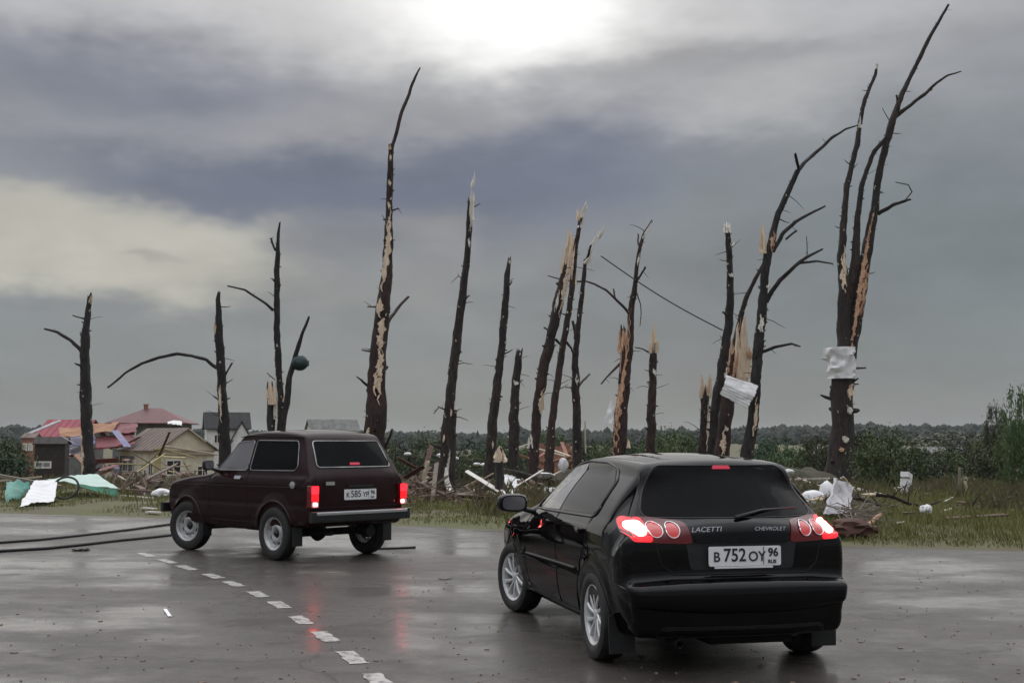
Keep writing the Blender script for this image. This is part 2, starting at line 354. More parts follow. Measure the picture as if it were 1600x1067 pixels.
def road_material():
    m = bpy.data.materials.new('wet_asphalt'); m.use_nodes = True; nt = m.node_tree; N = nt.nodes; L = nt.links
    b = N['Principled BSDF']; tc = N.new('ShaderNodeTexCoord')
    def nz(sc, det, stretch=(1, 1, 1), rough=.6):
        mp = N.new('ShaderNodeMapping'); mp.inputs['Scale'].default_value = stretch; L.new(tc.outputs['Object'], mp.inputs[0])
        t = N.new('ShaderNodeTexNoise'); t.inputs['Scale'].default_value = sc; t.inputs['Detail'].default_value = det; t.inputs['Roughness'].default_value = rough
        L.new(mp.outputs[0], t.inputs['Vector']); return t.outputs['Fac']
    def mr(x, a, c, lo, hi):
        n = N.new('ShaderNodeMapRange'); n.inputs[1].default_value = a; n.inputs[2].default_value = c; n.inputs[3].default_value = lo; n.inputs[4].default_value = hi
        L.new(x, n.inputs[0]); return n.outputs[0]
    def mm(op, a, c):
        n = N.new('ShaderNodeMath'); n.operation = op
        for i, x in enumerate((a, c)):
            if isinstance(x, (int, float)): n.inputs[i].default_value = x
            else: L.new(x, n.inputs[i])
        return n.outputs[0]
    big = nz(.22, 5, (1, 1.6, 1)); mid = nz(1.1, 7, (1, 1.5, 1), .68); fine = nz(34, 4); grit = nz(120, 2); patchy = nz(4.5, 6, (1, 1, 1), .7)
    wet = mr(mm('ADD', mm('MULTIPLY', big, .7), mm('MULTIPLY', mid, .3)), .44, .56, 0, 1)
    def mix(f, a_, c_):
        n = N.new('ShaderNodeMix'); n.data_type = 'RGBA'; L.new(f, n.inputs[0])
        for i, x in ((6, a_), (7, c_)):
            if isinstance(x, tuple): n.inputs[i].default_value = (*x, 1)
            else: L.new(x, n.inputs[i])
        return n.outputs[2]
    c = mix(mr(mid, .34, .66, 0, 1), (.029, .025, .021), (.058, .049, .040))
    c = mix(mr(patchy, .50, .72, 0, .8), c, (.072, .062, .050))
    c = mix(mr(patchy, .46, .30, 0, .7), c, (.018, .016, .015))
    c = mix(mr(fine, .60, .72, 0, .75), c, (.17, .16, .145))
    c = mix(mr(grit, .64, .74, 0, .7), c, (.26, .25, .23))
    vo = N.new('ShaderNodeTexVoronoi'); vo.feature = 'DISTANCE_TO_EDGE'; vo.inputs['Scale'].default_value = .38; vo.inputs['Randomness'].default_value = 1.0
    dm = N.new('ShaderNodeVectorMath'); dm.operation = 'ADD'; nv = N.new('ShaderNodeTexNoise'); nv.inputs['Scale'].default_value = 1.6; nv.inputs['Detail'].default_value = 6
    L.new(tc.outputs['Object'], nv.inputs['Vector']); L.new(tc.outputs['Object'], dm.inputs[0]); L.new(nv.outputs['Color'], dm.inputs[1]); L.new(dm.outputs[0], vo.inputs['Vector'])
    crack = mm('MULTIPLY', mr(vo.outputs['Distance'], .0, .012, 1, 0), mr(big, .46, .54, 1, 0))
    c = mix(crack, c, (.010, .009, .009))
    L.new(c, b.inputs['Base Color'])
    b.inputs['Roughness'].default_value = .6; b.inputs['Specular IOR Level'].default_value = .2
    b.inputs['Coat IOR'].default_value = 1.33
    L.new(mr(wet, 0, 1, .32, .62), b.inputs['Coat Weight'])
    cr = mm('ADD', mr(wet, 0, 1, .38, .16), mr(patchy, .3, .7, .08, -.05)); L.new(cr, b.inputs['Coat Roughness'])
    bp = N.new('ShaderNodeBump'); bp.inputs['Distance'].default_value = .008; bp.inputs['Strength'].default_value = .6
    L.new(mm('SUBTRACT', mm('ADD', fine, mm('MULTIPLY', grit, .6)), crack), bp.inputs['Height']); L.new(bp.outputs[0], b.inputs['Normal'])
    bp2 = N.new('ShaderNodeBump'); bp2.inputs['Distance'].default_value = .005; L.new(mr(wet, 0, 1, .30, .07), bp2.inputs['Strength']); L.new(mm('ADD', fine, mm('MULTIPLY', patchy, 2.0)), bp2.inputs['Height'])
    L.new(bp2.outputs[0], b.inputs['Coat Normal'])
    return m
M['road'] = road_material()
def ground_material():
    m = bpy.data.materials.new('verge_soil'); m.use_nodes = True; nt = m.node_tree; N = nt.nodes; L = nt.links
    b = N['Principled BSDF']; tc = N.new('ShaderNodeTexCoord'); b.inputs['Roughness'].default_value = .9
    def nz(sc, det):
        t = N.new('ShaderNodeTexNoise'); t.inputs['Scale'].default_value = sc; t.inputs['Detail'].default_value = det; t.inputs['Roughness'].default_value = .65
        L.new(tc.outputs['Object'], t.inputs['Vector']); return t.outputs['Fac']
    def ramp(x, a, c):
        n = N.new('ShaderNodeMapRange'); n.inputs[1].default_value = a; n.inputs[2].default_value = c; L.new(x, n.inputs[0]); return n.outputs[0]
    def mix(f, a, c):
        n = N.new('ShaderNodeMix'); n.data_type = 'RGBA'; L.new(f, n.inputs[0])
        for i, x in ((6, a), (7, c)):
            if isinstance(x, tuple): n.inputs[i].default_value = (*x, 1)
            else: L.new(x, n.inputs[i])
        return n.outputs[2]
    c = mix(ramp(nz(.35, 6), .4, .6), (.10, .108, .036), (.11, .085, .055))
    c = mix(ramp(nz(3.0, 5), .52, .68), c, (.10, .095, .045))
    L.new(c, b.inputs['Base Color'])
    bp = N.new('ShaderNodeBump'); bp.inputs['Strength'].default_value = .8; bp.inputs['Distance'].default_value = .06; L.new(nz(5, 6), bp.inputs['Height']); L.new(bp.outputs[0], b.inputs['Normal'])
    return m
M['soil'] = ground_material()

# ------------------------------------------------------------------ ground, road
def build_ground():
    def axis(lo, hi, fine_lo, fine_hi, step):
        a = list(np.arange(fine_lo, fine_hi + 1e-6, step)); s = step; x = fine_hi
        while x < hi: s *= 1.16; x += s; a.append(min(x, hi))
        s = step; x = fine_lo
        while x > lo: s *= 1.16; x -= s; a.insert(0, max(x, lo))
        return a
    xs = axis(-2500, 2500, -34, 26, .55); ys = axis(-400, 3000, 13, 62, .55)
    V = [(x, y, terr(x, y)) for y in ys for x in xs]; n = len(xs)
    Fc = [(j * n + i, j * n + i + 1, (j + 1) * n + i + 1, (j + 1) * n + i) for j in range(len(ys) - 1) for i in range(n - 1)]
    tag(mesh('ground', V, Fc, M['soil'], smooth=True), 'muddy grass verge and open land beyond the wet road', kind='structure')
    # road sheet with a ragged far edge
    xs = list(np.arange(-80, 90.01, .5)); V = []; n = len(xs)
    for x in xs: V.append((x, -30, 0.0))
    for k, yy in enumerate(np.linspace(0, 1, 12)):
        for x in xs:
            e = edge_y(x) + .22 * noise.noise(Vector((x * .8, 3, 1))) + .12 * noise.noise(Vector((x * 2.9, 7, 1)))
            V.append((x, -30 + (e + 30) * (1 - (1 - yy) ** 1.5 * .98), 0.0 if k < 11 else -.05))
    Fc = [(j * n + i, j * n + i + 1, (j + 1) * n + i + 1, (j + 1) * n + i) for j in range(12) for i in range(n - 1)]
    road = mesh('road', V, Fc, M['road']); tag(road, 'wet grey asphalt road curving past the broken trees', kind='structure')
    # painted dashes, each worn in its own way
    pts = [(228, 867.5), (261, 877), (291, 887), (333, 901), (365, 912.5), (403, 929), (436, 946), (470, 969), (508, 996), (550, 1029.5), (592, 1066)]
    gp = [G(u, v) for u, v in pts]
    for i, p in enumerate(gp):
        a, b = gp[max(0, i - 1)], gp[min(len(gp) - 1, i + 1)]
        d = (b - a); d.z = 0; d.normalize(); s = Vector((-d.y, d.x, 0))
        L_, W_ = (.27, .07) if i > 2 else (.32, .07)
        rnd = random.Random(i); top = []; bot = []
        m = 9
        for k in range(m):
            t = -1 + 2 * k / (m - 1)
            top.append(p + d * (t * L_ + rnd.uniform(-.015, .015)) + s * (W_ + rnd.uniform(-.014, .008)))
            bot.append(p + d * (t * L_ + rnd.uniform(-.015, .015)) - s * (W_ + rnd.uniform(-.014, .008)))
        V = [(q.x, q.y, .004) for q in top + bot]
        mesh('lane_dash', V, [(k, k + 1, m + k + 1, m + k) for k in range(m - 1)], M['roadpaint'], road)
build_ground()

# ------------------------------------------------------------------ houses beyond the verge
def house(name, label, loc, rz, L, W, H, rise, wall, roof, ridge='x', over=.25, wins=(), chimney=None, hip=0.0, base=-.5, drop_roof=False):
    """footprint L along x, W along y, front at y=0; gable or hipped roof with real thickness"""
    h = empty(name, loc, rz); tag(h, label, 'house')
    w = MB()
    if ridge == 'x': w.prism([(0, base), (W, base), (W, H), (W / 2, H + rise * (1 if not hip else 0) - .03), (0, H)], 'x', 0, L)
    else: w.prism([(0, base), (L, base), (L, H), (L / 2, H + rise - .03), (0, H)], 'y', 0, W)
    w.build('wall', M[wall], h)
    r = MB(); t = .07
    if hip:
        for dz in (0, t):
            pass
        V = [(-over, -over, H - .05), (L + over, -over, H - .05), (L + over, W + over, H - .05), (-over, W + over, H - .05), (hip, W / 2, H + rise), (L - hip, W / 2, H + rise)]
        r.add(V + [(x, y, z - t) for x, y, z in V[:4]], [(0, 1, 5, 4), (1, 2, 5), (2, 3, 4, 5), (3, 0, 4), (0, 6, 7, 1), (1, 7, 8, 2), (2, 8, 9, 3), (3, 9, 6, 0), (6, 9, 8, 7)])
    else:
        span = W if ridge == 'x' else L; sl = rise / (span / 2); e = -over * sl
        prof = [(-over, H + e), (span / 2, H + rise), (span + over, H + e), (span + over, H + e + t), (span / 2, H + rise + t * 1.3), (-over, H + e + t)]
        ln = L if ridge == 'x' else W
        r.prism(prof, 'x' if ridge == 'x' else 'y', -over, ln + over)
    ro = r.build('roof', M[roof], h)
    if not hip:
        span, ln = (W, L) if ridge == 'x' else (L, W); sl = rise / (span / 2)
        for k in range(int(ln / .55)):           # standing seams / battens on both slopes
            a = -over + .3 + k * .55; b = MB()
            for sg in (0, 1):
                p = [(-over, H - over * sl + t), (span / 2, H + rise + t * 1.3)] if sg == 0 else [(span + over, H - over * sl + t), (span / 2, H + rise + t * 1.3)]
                q = [Vector((a, y, z + .012)) if ridge == 'x' else Vector((y, a, z + .012)) for y, z in p]; b.tube(q, .018, 4)
            b.build('roof_seam', M[roof], ro)
    if chimney:
        x, y, z, sx, hh = chimney; MB().box((x, y, z + hh / 2), (sx, sx, hh)).box((x, y, z + hh), (sx * 1.25, sx * 1.25, .08)).build('chimney', M['brick'], ro)
    for (face, a, z, ww, hh, kind) in wins:
        fr = MB(); pn = MB(); b = .05
        def put(mb, ca, cz, sa, sz, d0, d1):
            dm, ds = (d0 + d1) / 2, abs(d1 - d0)
            if face == 'f': mb.box((ca, dm, cz), (sa, ds, sz))
            elif face == 'l': mb.box((dm, ca, cz), (ds, sa, sz))
            else: mb.box((L - dm, ca, cz), (ds, sa, sz))
        put(pn, a, z, ww, hh, -.012, .05)
        pane = pn.build('window', M['window_dark' if kind == 'd' else 'window_pane'], h)
        if kind != 'hole':
            for da, dz, sa, sz in ((-ww / 2, 0, .09, hh + .18), (ww / 2, 0, .09, hh + .18), (0, hh / 2 + .045, ww - .09, .09), (0, -hh / 2 - .045, ww - .09, .09)): put(fr, a + da, z + dz, sa, sz, -.05, .04)
            put(fr, a, z, .05, hh, -.03, .0)
            fr.build('window_frame', M['pale_wood'], pane)
    return h
def hg(u, v): p = G(u, v); return (p.x, p.y, p.z)
def at_depth(u, Y, dz=0.0): p = P(u, 700, Y); return (p.x, Y, terr(p.x, Y) + dz)
def build_houses():
    g = hg(246, 762); Hw = 1.555 - (702 - 688.5) / F * g[1] - g[2]
    cream = house('wrecked_house', 'wrecked cream plastered cottage with a yellow corner post and torn gable', g, R(43), 3.9, 5.2, Hw, 1.25, 'cream_wall', 'brown_roof', ridge='y', over=.22,
          wins=[('f', 1.05, Hw * .52, 1.0, .82, 'd'), ('f', 3.05, Hw * .40, .75, .62, 'd'), ('l', 4.35, Hw * .56, .75, .68, 'p'), ('l', 3.1, Hw * .5, .3, .85, 'd'), ('l', .9, Hw * .48, .55, .9, 'd'), ('l', 1.6, Hw * .3, .4, .7, 'd')])
    MB().box((-.05, -.05, Hw * .5), (.30, .30, Hw)).box((-.05, -.05, Hw + .02), (.5, .5, .10)).build('corner_post', M['yellow_trim'], cream)
    for z in (Hw - .08, Hw - .32): MB().box((1.95, -.06, z), (3.9, .08, .07)).build('cornice', M['board_pale'], cream)
    MB().tube([(.2, -.30, Hw + .20), (3.9, -.35, Hw - .35)], .06, 6).build('fallen_rafter', M['board_pale'], cream)
    MB().tube([(1.95, -.28, Hw + 1.22), (3.1, -.30, Hw + .45)], .045, 6).build('gable_board', M['board_pale'], cream)
    MB().tube([(-.28, 5.35, Hw + .02), (-.22, 4.2, Hw + .38)], .055, 6).build('eave_board', M['white_wall'], cream)
    for k in range(9):
        z = .25 + k * .26
        if z < Hw - .45: MB().box((-.013, 4.15, z), (.03, 2.0, .235)).build('plank', M['grey_wall'], cream)
    p = at_depth(176, 92); house('red_hip_house', 'brownish red hipped roof with a small chimney behind the wrecked cottage', p, R(6), 4.9, 5.0, 2.9 - p[2], 1.1, 'grey_wall', 'red_roof', hip=1.9, over=.5, chimney=(1.9, 2.3, 3.75 - p[2], .28, .5), wins=[('f', 1.3, 2.2 - p[2], .6, .5, 'd'), ('f', 3.3, 2.1 - p[2], .7, .6, 'd')])
    p = at_depth(58, 96); house('red_roof_house', 'low house with a crimson sheet metal roof behind rubble', p, R(-8), 3.4, 4.0, 1.9 - p[2], 1.2, 'grey_wall', 'crimson_roof', over=.3, wins=[('f', 1.0, 1.2 - p[2], .6, .5, 'd')])
    p = at_depth(54, 76); house('dark_shed', 'charred dark plank shed with a pale lintel', p, R(12), 1.75, 2.0, 1.35 - p[2], .35, 'dark_shed', 'dark_shed', over=.12, wins=[('f', .5, .1 - p[2], .9, .25, 'p')])
    p = at_depth(33, 80); house('brick_shed', 'small orange brick shed with two bright panes', p, R(0), .85, 1.2, 1.7 - p[2], .25, 'brick', 'brown_roof', over=.05, wins=[('f', .25, 1.15 - p[2], .2, .3, 'p'), ('f', .6, 1.15 - p[2], .2, .3, 'p')])
    p = at_depth(322, 106); wh = house('white_house', 'white house with black gabled roof behind a snapped trunk', p, R(16), 3.5, 3.6, 2.65 - p[2], 1.25, 'white_wall', 'dark_roof', over=.22, wins=[('l', 1.8, 2.4 - p[2], .5, .6, 'd'), ('f', .9, 1.7 - p[2], .5, .6, 'd')])
    q = MB(); q.prism([(2.1, .5), (3.6, .5), (3.6, 1.7 - p[2]), (2.85, 3.0 - p[2]), (2.1, 1.7 - p[2])], 'y', -.9, .8); q.build('porch_gable', M['white_wall'], wh)
    q = MB(); a, b = 1.6 - p[2], 3.05 - p[2]
    q.add([(1.98, -1.05, a - .1), (2.85, -1.05, b + .1), (2.85, 1.4, b + .1), (1.98, 1.4, a - .1), (3.72, -1.05, a - .1), (3.72, 1.4, a - .1)] + [(1.98, -1.05, a - .02), (2.85, -1.05, b + .2), (2.85, 1.4, b + .2), (1.98, 1.4, a - .02), (3.72, -1.05, a - .02), (3.72, 1.4, a - .02)],
          [(6, 7, 8, 9), (7, 10, 11, 8), (0, 3, 2, 1), (1, 2, 5, 4), (0, 1, 7, 6), (1, 4, 10, 7), (0, 6, 9, 3), (4, 5, 11, 10)]); q.build('porch_roof', M['dark_roof'], wh)
    p = at_depth(487, 122); house('grey_roof_house', 'far low house with grey roof and white gable seen over the off-road car', p, R(20), 4.6, 3.0, 2.55 - p[2], 1.0, 'white_wall', 'grey_wall', over=.2, wins=[('r', 1.5, 1.9 - p[2], .5, .5, 'd')])
    p = at_depth(1437, 96); h = house('pale_shed', 'low ruined white shed with a slumped grey roof among the bushes', p, R(-4), 3.2, 2.4, .62 - p[2], .35, 'white_wall', 'grey_wall', over=.25, wins=[('f', 1.15, .1 - p[2], .9, .5, 'd'), ('f', 2.2, .1 - p[2], .35, .6, 'd')])
    # broken brick walls
    p = at_depth(842, 66); r = empty('brick_ruin', p, R(4)); tag(r, 'stumps of orange brick wall behind the leaning trunks', 'ruin')
    top = 1.555 + .1 - p[2]
    for x0, w_, h_ in ((0, .42, top + .05), (.75, .95, top - .08), (1.45, .3, top + .12)):
        n = max(2, int(h_ / .16)); rnd = random.Random(int(x0 * 10))
        for k in range(n):
            ww = w_ * (1 if k < n - 2 else rnd.uniform(.5, .95)); MB().box((x0 + ww / 2 + rnd.uniform(-.012, .012), 0, .08 + k * .16 - .25), (ww, .25, .145)).build('brick_course', M['brick' if k % 3 else 'orange_board'], r)
build_houses()

# ------------------------------------------------------------------ broken trees
def interp_path(path, v):
    """centre and width of a traced stem at picture row v"""
    for a, b in zip(path, path[1:]):
        if (a[1] - v) * (b[1] - v) <= 0 and a[1] != b[1]:
            t = (v - a[1]) / (b[1] - a[1]); return a[0] + (b[0] - a[0]) * t, a[2] + (b[2] - a[2]) * t
    q = path[0] if abs(path[0][1] - v) < abs(path[-1][1] - v) else path[-1]
    return q[0], q[2]
def limb(pts, rads, seed, n=9, rough=.10, jag=0.0, knots=0, wob=.22):
    """tapered tube with uneven skin, optional torn top and broken twig stubs"""
    rnd = random.Random(seed); P_ = []; R_ = []
    for (a, b, ra, rb) in zip(pts, pts[1:], rads, rads[1:]):
        k = max(1, int((b - a).length / max(.12, ra * .7)))
        for i in range(k): t = i / k; P_.append(a.lerp(b, t)); R_.append(ra + (rb - ra) * t)
    P_.append(pts[-1].copy()); R_.append(rads[-1])
    for i in range(1, len(P_) - 1):
        P_[i] += Vector((noise.noise(Vector((i * .26, seed, .3))), noise.noise(Vector((i * .26, seed, 5.3))), 0)) * R_[i] * wob
    m = len(P_); T = [(P_[min(i + 1, m - 1)] - P_[max(i - 1, 0)]).normalized() for i in range(m)]
    a = T[0].orthogonal().normalized(); V = []; mb = MB()
    for i in range(m):
        a = (a - T[i] * a.dot(T[i])).normalized(); b = T[i].cross(a)
        for k in range(n):
            th = 2 * math.pi * k / n
            q = 1 + rough * (noise.noise(Vector((math.cos(th) * 1.5, math.sin(th) * 1.5, i * .3 + seed * 3.1))) * 1.3 + noise.noise(Vector((math.cos(th) * 4, math.sin(th) * 4, i * .12 + seed))) * 1.0 + rnd.uniform(-.55, .55))
            V.append(P_[i] + (a * math.cos(th) + b * math.sin(th)) * R_[i] * q)
    if jag > 0:
        for k in range(n): V[(m - 1) * n + k] += T[-1] * rnd.uniform(0, jag) * R_[-1]
    Fc = [(i * n + k, i * n + (k + 1) % n, (i + 1) * n + (k + 1) % n, (i + 1) * n + k) for i in range(m - 1) for k in range(n)]
    V.append(P_[-1] - T[-1] * R_[-1] * (.3 if jag else -.2)); Fc += [((m - 1) * n + k, (m - 1) * n + (k + 1) % n, len(V) - 1) for k in range(n)]
    mb.add(V, Fc)
    for _ in range(knots):
        i = rnd.randrange(min(2, m - 1), m); th = rnd.uniform(0, 6.28)
        bb = T[i].orthogonal().normalized(); d = (bb * math.cos(th) + T[i].cross(bb) * math.sin(th) + T[i] * rnd.uniform(-.3, .7)).normalized()
        L_ = R_[i] * rnd.uniform(.1, .5) + rnd.uniform(.01, .06) + (rnd.uniform(.1, .3) if rnd.random() < .12 else 0); r0 = max(.010, R_[i] * rnd.uniform(.10, .30))
        mb.tube([P_[i] + d * R_[i] * .6, P_[i] + d * (R_[i] + L_ * .5), P_[i] + d * (R_[i] + L_) + T[i] * .03], [r0, r0 * .8, r0 * .4], 5)
    return mb
def splinter(mb, p0, p1, w, seed):
    """torn blade of wood from p0 up to a point near p1"""
    rnd = random.Random(seed); ax = (p1 - p0); side = ax.cross(Vector((0, 1, 0))).normalized(); dep = ax.cross(side).normalized(); V = []
    prof = [(0, 1.0), (.25, 1.08), (.5, .92), (.72, .66), (.88, .38), (1.0, .06)]
    for t, q in prof:
        c = p0 + ax * t + side * w * rnd.uniform(-.12, .12); h = w * .5 * q * rnd.uniform(.85, 1.1); d = w * .34 * q
        V += [c - side * h, c - dep * d - side * h * .2, c + side * h, c + dep * d + side * h * .15]
    mb.add(V, [(4 * i + k, 4 * i + (k + 1) % 4, 4 * i + 4 + (k + 1) % 4, 4 * i + 4 + k) for i in range(len(prof) - 1) for k in range(4)] + [(3, 2, 1, 0), (20, 21, 22, 23)])
TREE_N = [0]
def tree(label, Y, stems, branches=(), splinters=(), peels=(), bark='bark', wood='raw_wood', knots=22, group=None, drift=1.0, name='broken_tree', jags=None):
    """every stem, branch and torn piece traced as (column, row, width) at the tree's own distance"""
    TREE_N[0] += 1; sd_ = TREE_N[0] * 17; rnd = random.Random(sd_)
    u0, v0 = stems[0][0][:2]
    if Y is None: g = G(u0, v0); Y = g.y
    b = P(u0, v0, Y); root = empty(name, (b.x, Y, gz(b.x, Y)))
    tag(root, label, 'tree', group or 'storm-broken trees along the verge')
    k = Y / F; o = Vector(root.location)
    def path3(path, dy0=0.0, dy1=0.0):
        n_ = max(1, len(path) - 1)
        return [P(u, v, Y + dy0 + (dy1 - dy0) * i / n_) - o for i, (u, v, w) in enumerate(path)], [max(.007, w * .5 * k) for u, v, w in path]
    for si, st in enumerate(stems):
        pts, rad = path3(st, 0 if si == 0 else rnd.uniform(-.25, .25), 0 if si == 0 else rnd.uniform(-.7, .7) * drift)
        if si == 0 or st[0][1] > 690:
            low = pts[0].copy(); r0 = rad[0]; keep = low.z > .35
            base = low.copy(); base.z = -.35; foot = low.copy(); foot.z = .04
            pts = [base, foot] + pts[0 if keep else 1:]; rad = [r0 * 1.35, r0 * 1.2] + rad[0 if keep else 1:]
        jg = jags[si] if jags and si < len(jags) else 3.0
        ob = limb(pts, rad, sd_ + si, 14, .15, jg, int(knots * .8) if si == 0 else knots // 2).build('trunk' if si == 0 else 'stem', M[bark], root, smooth=True, sharp=60, fix=False)
    for bi, br in enumerate(branches):
        pts, rad = path3(br, 0, rnd.uniform(-1.3, 1.3) * drift)
        limb(pts, rad, sd_ + 50 + bi, 6, .12, 1.5, 3, .8).build('branch', M[bark], root, smooth=True, sharp=60, fix=False)
    for i, sp_ in enumerate(splinters):
        (ua, va, ub, vb, w), wd = sp_[:5], (sp_[5] if len(sp_) > 5 else wood); w *= 1.6; mb = MB(); dy = -stems[0][0][2] * .12 * k
        n_ = 2 + int(w / 3.2)
        for j in range(n_):
            f = (j - (n_ - 1) / 2) * w * .75 / max(1, n_ - 1); lf = rnd.uniform(.35, 1.0) if j != n_ // 2 else 1.0
            splinter(mb, P(ua + f, va, Y + dy + rnd.uniform(-.05, .05)) - o, P(ub + f * .8 + rnd.uniform(-1, 1), va + (vb - va) * lf, Y + dy + rnd.uniform(-.12, .12)) - o, w * k * rnd.uniform(.34, .55), sd_ + i * 7 + j)
        mb.build('splinter', M[wd], root)
    for i, pe in enumerate(peels):
        (du, va, vb, wf), wd = (pe[0], pe[1] + (pe[1] - pe[2]) * .12, pe[2] - (pe[1] - pe[2]) * .12, pe[3] * 1.35), (pe[4] if len(pe) > 4 else wood); si = pe[5] if len(pe) > 5 else 0
        mb = MB(); m = 4; span = va - vb
        for sk in range(1 if wf < .28 else 3):
            a0 = va + span * rnd.uniform(-.1, .55) * (sk > 0); b0 = vb - span * rnd.uniform(-.1, .6) * (sk > 0); V = []; nk = max(5, int(abs(a0 - b0) / 2.2)); ce0 = du + (rnd.uniform(-.55, .55) * wf if sk else 0); hw0 = wf * (.62 if sk == 0 else rnd.uniform(.14, .34))
            for q in range(nk + 1):
                t = q / nk; v = a0 + (b0 - a0) * t; uc, w = interp_path(stems[si], v); r_ = w * .5 * k
                c = P(uc, v, Y) - o; ha = hw0 * (math.sin(math.pi * min(1, max(0, t))) ** .6 * .95 + .03) * rnd.uniform(.45, 1.25); ce = ce0 + rnd.uniform(-.16, .16) * wf + .25 * wf * math.sin(q * .7 + sk)
                for a in range(m):
                    th = ce + ha * (a / (m - 1) * 2 - 1); V.append(c + Vector((math.sin(th), -math.cos(th), 0)) * (r_ * rnd.uniform(1.10, 1.17) + .012))
                for a in (m - 1, 0):
                    th = ce + ha * (a / (m - 1) * 2 - 1); V.append(c + Vector((math.sin(th), -math.cos(th), 0)) * (r_ * .7))
            s_ = m + 2
            mb.add(V, [(q * s_ + a, q * s_ + (a + 1) % s_, (q + 1) * s_ + (a + 1) % s_, (q + 1) * s_ + a) for q in range(nk) for a in range(s_)] + [tuple(range(s_))[::-1], tuple(range(nk * s_, nk * s_ + s_))])
        mb.build('bare_wood', M[wd], root)
    # pale snapped knots down the bark, and thin hanging twigs
    sc = MB()
    for st in stems:
        va, vb = min(st[0][1], 735), st[-1][1]
        for _ in range(int((va - vb) / 26)):
            v = rnd.uniform(vb + 4, va); uc, w = interp_path(st, v); r_ = w * .5 * k; th = rnd.uniform(-1.9, 1.9); c = P(uc, v, Y) - o; d = Vector((math.sin(th), -math.cos(th), 0)); s2 = k * rnd.uniform(.7, 1.9)
            splinter(sc, c + d * r_ * .95, c + d * (r_ * 1.15 + s2 * .9) + Vector((0, 0, s2 * rnd.uniform(.8, 3))), s2 * rnd.uniform(.8, 1.6), rnd.randrange(9999))
    if sc.v: tag(sc.build('snapped_knots', M['pale_wood'], root), kind='stuff')
    for _ in range(rnd.randrange(3, 7) if name == 'broken_tree' else 0):
        st = rnd.choice(stems); v = rnd.uniform(st[-1][1] + 8, min(st[0][1], 690)); uc, w = interp_path(st, v); c = P(uc, v, Y) - o; th = rnd.uniform(-2.4, 2.4); d = Vector((math.sin(th), -math.cos(th) * .6, rnd.uniform(-.2, .8))); l = rnd.uniform(.25, .8); dr = rnd.uniform(0, .5)
        pts = [c + d * l * t + Vector((0, 0, -dr * l * t * t)) + Vector((rnd.uniform(-1, 1), 0, rnd.uniform(-1, 1))) * .03 * l for t in (0, .25, .5, .75, 1)]
        MB().tube(pts, [.016, .013, .011, .009, .005], 5).build('twig', M[bark], root, smooth=True)
    return root, Y
tree('snapped trunk with one arching limb, beside the crimson roofed house', 58, [[(139, 741, 19), (138, 700, 18), (134, 600, 15.5), (132, 546, 14), (136, 497, 10), (140, 466, 6.5)]],
     [[(127, 549, 7), (118, 539, 6), (109, 531, 5.5), (90, 519, 5), (71, 514, 3.5)], [(131, 498, 3), (114, 493, 2)], [(128, 535, 4), (126, 520, 2.5)]],
     [(132, 530, 131, 478, 4.5, 'pale_wood'), (140, 475, 142, 460, 3)], [(-.9, 735, 700, .3)], bark='bark_dark')
tree('snapped trunk with a long thin limb drooping to one side, behind the off-road car bonnet', 44, [[(351, 742, 19), (351, 690, 17.5), (346, 589, 13), (342, 525, 13), (341, 468, 7), (342, 459, 4)]],
     [[(339, 575, 6), (322, 562, 5.5), (300, 556, 5), (277, 553, 5), (247, 559, 4.5), (221, 568, 4), (195, 583, 3.6), (169, 605, 3)], [(352, 586, 4), (357, 577, 3), (362, 568, 3)], [(342, 625, 3), (334, 619, 2.5)], [(349, 625, 3), (359, 622, 2)]],
     [(337, 524, 335, 500, 3)], [(-.3, 640, 610, .25)], bark='bark_dark')
t3, Y3 = tree('forked trunk with a dark teal lump caught on its slanting stem', 43, [[(437, 742, 22), (437, 671, 14), (438, 625, 11.5), (436, 586, 10.5), (433.5, 537, 10), (432.5, 481, 9), (433, 422, 8.5), (434.5, 366, 5), (437, 349, 2.5)],
     [(440, 700, 11), (442, 661, 10), (448, 629, 10), (453, 586, 8.5), (463, 550, 7), (473, 520, 5), (482, 498, 3.5)], [(427, 735, 15), (424, 668, 13.5), (424, 629, 13), (422.5, 610, 11)]],
     [[(427, 485, 5), (415, 474, 4.5), (402, 465, 4), (383, 453, 3.5), (356, 447, 2.5)], [(430, 391, 4), (427, 383, 4), (424, 373, 3.5)], [(429, 593, 2), (418, 583, 1.5)], [(429, 440, 2.5), (426, 436, 2)]],
     [(425, 632, 424, 596, 7), (431, 655, 430, 575, 3.5, 'pale_wood'), (419, 622, 419, 606, 4), (440, 628, 441, 617, 4)], [(-.6, 720, 640, .25, 'pale_wood')], bark='bark_dark')
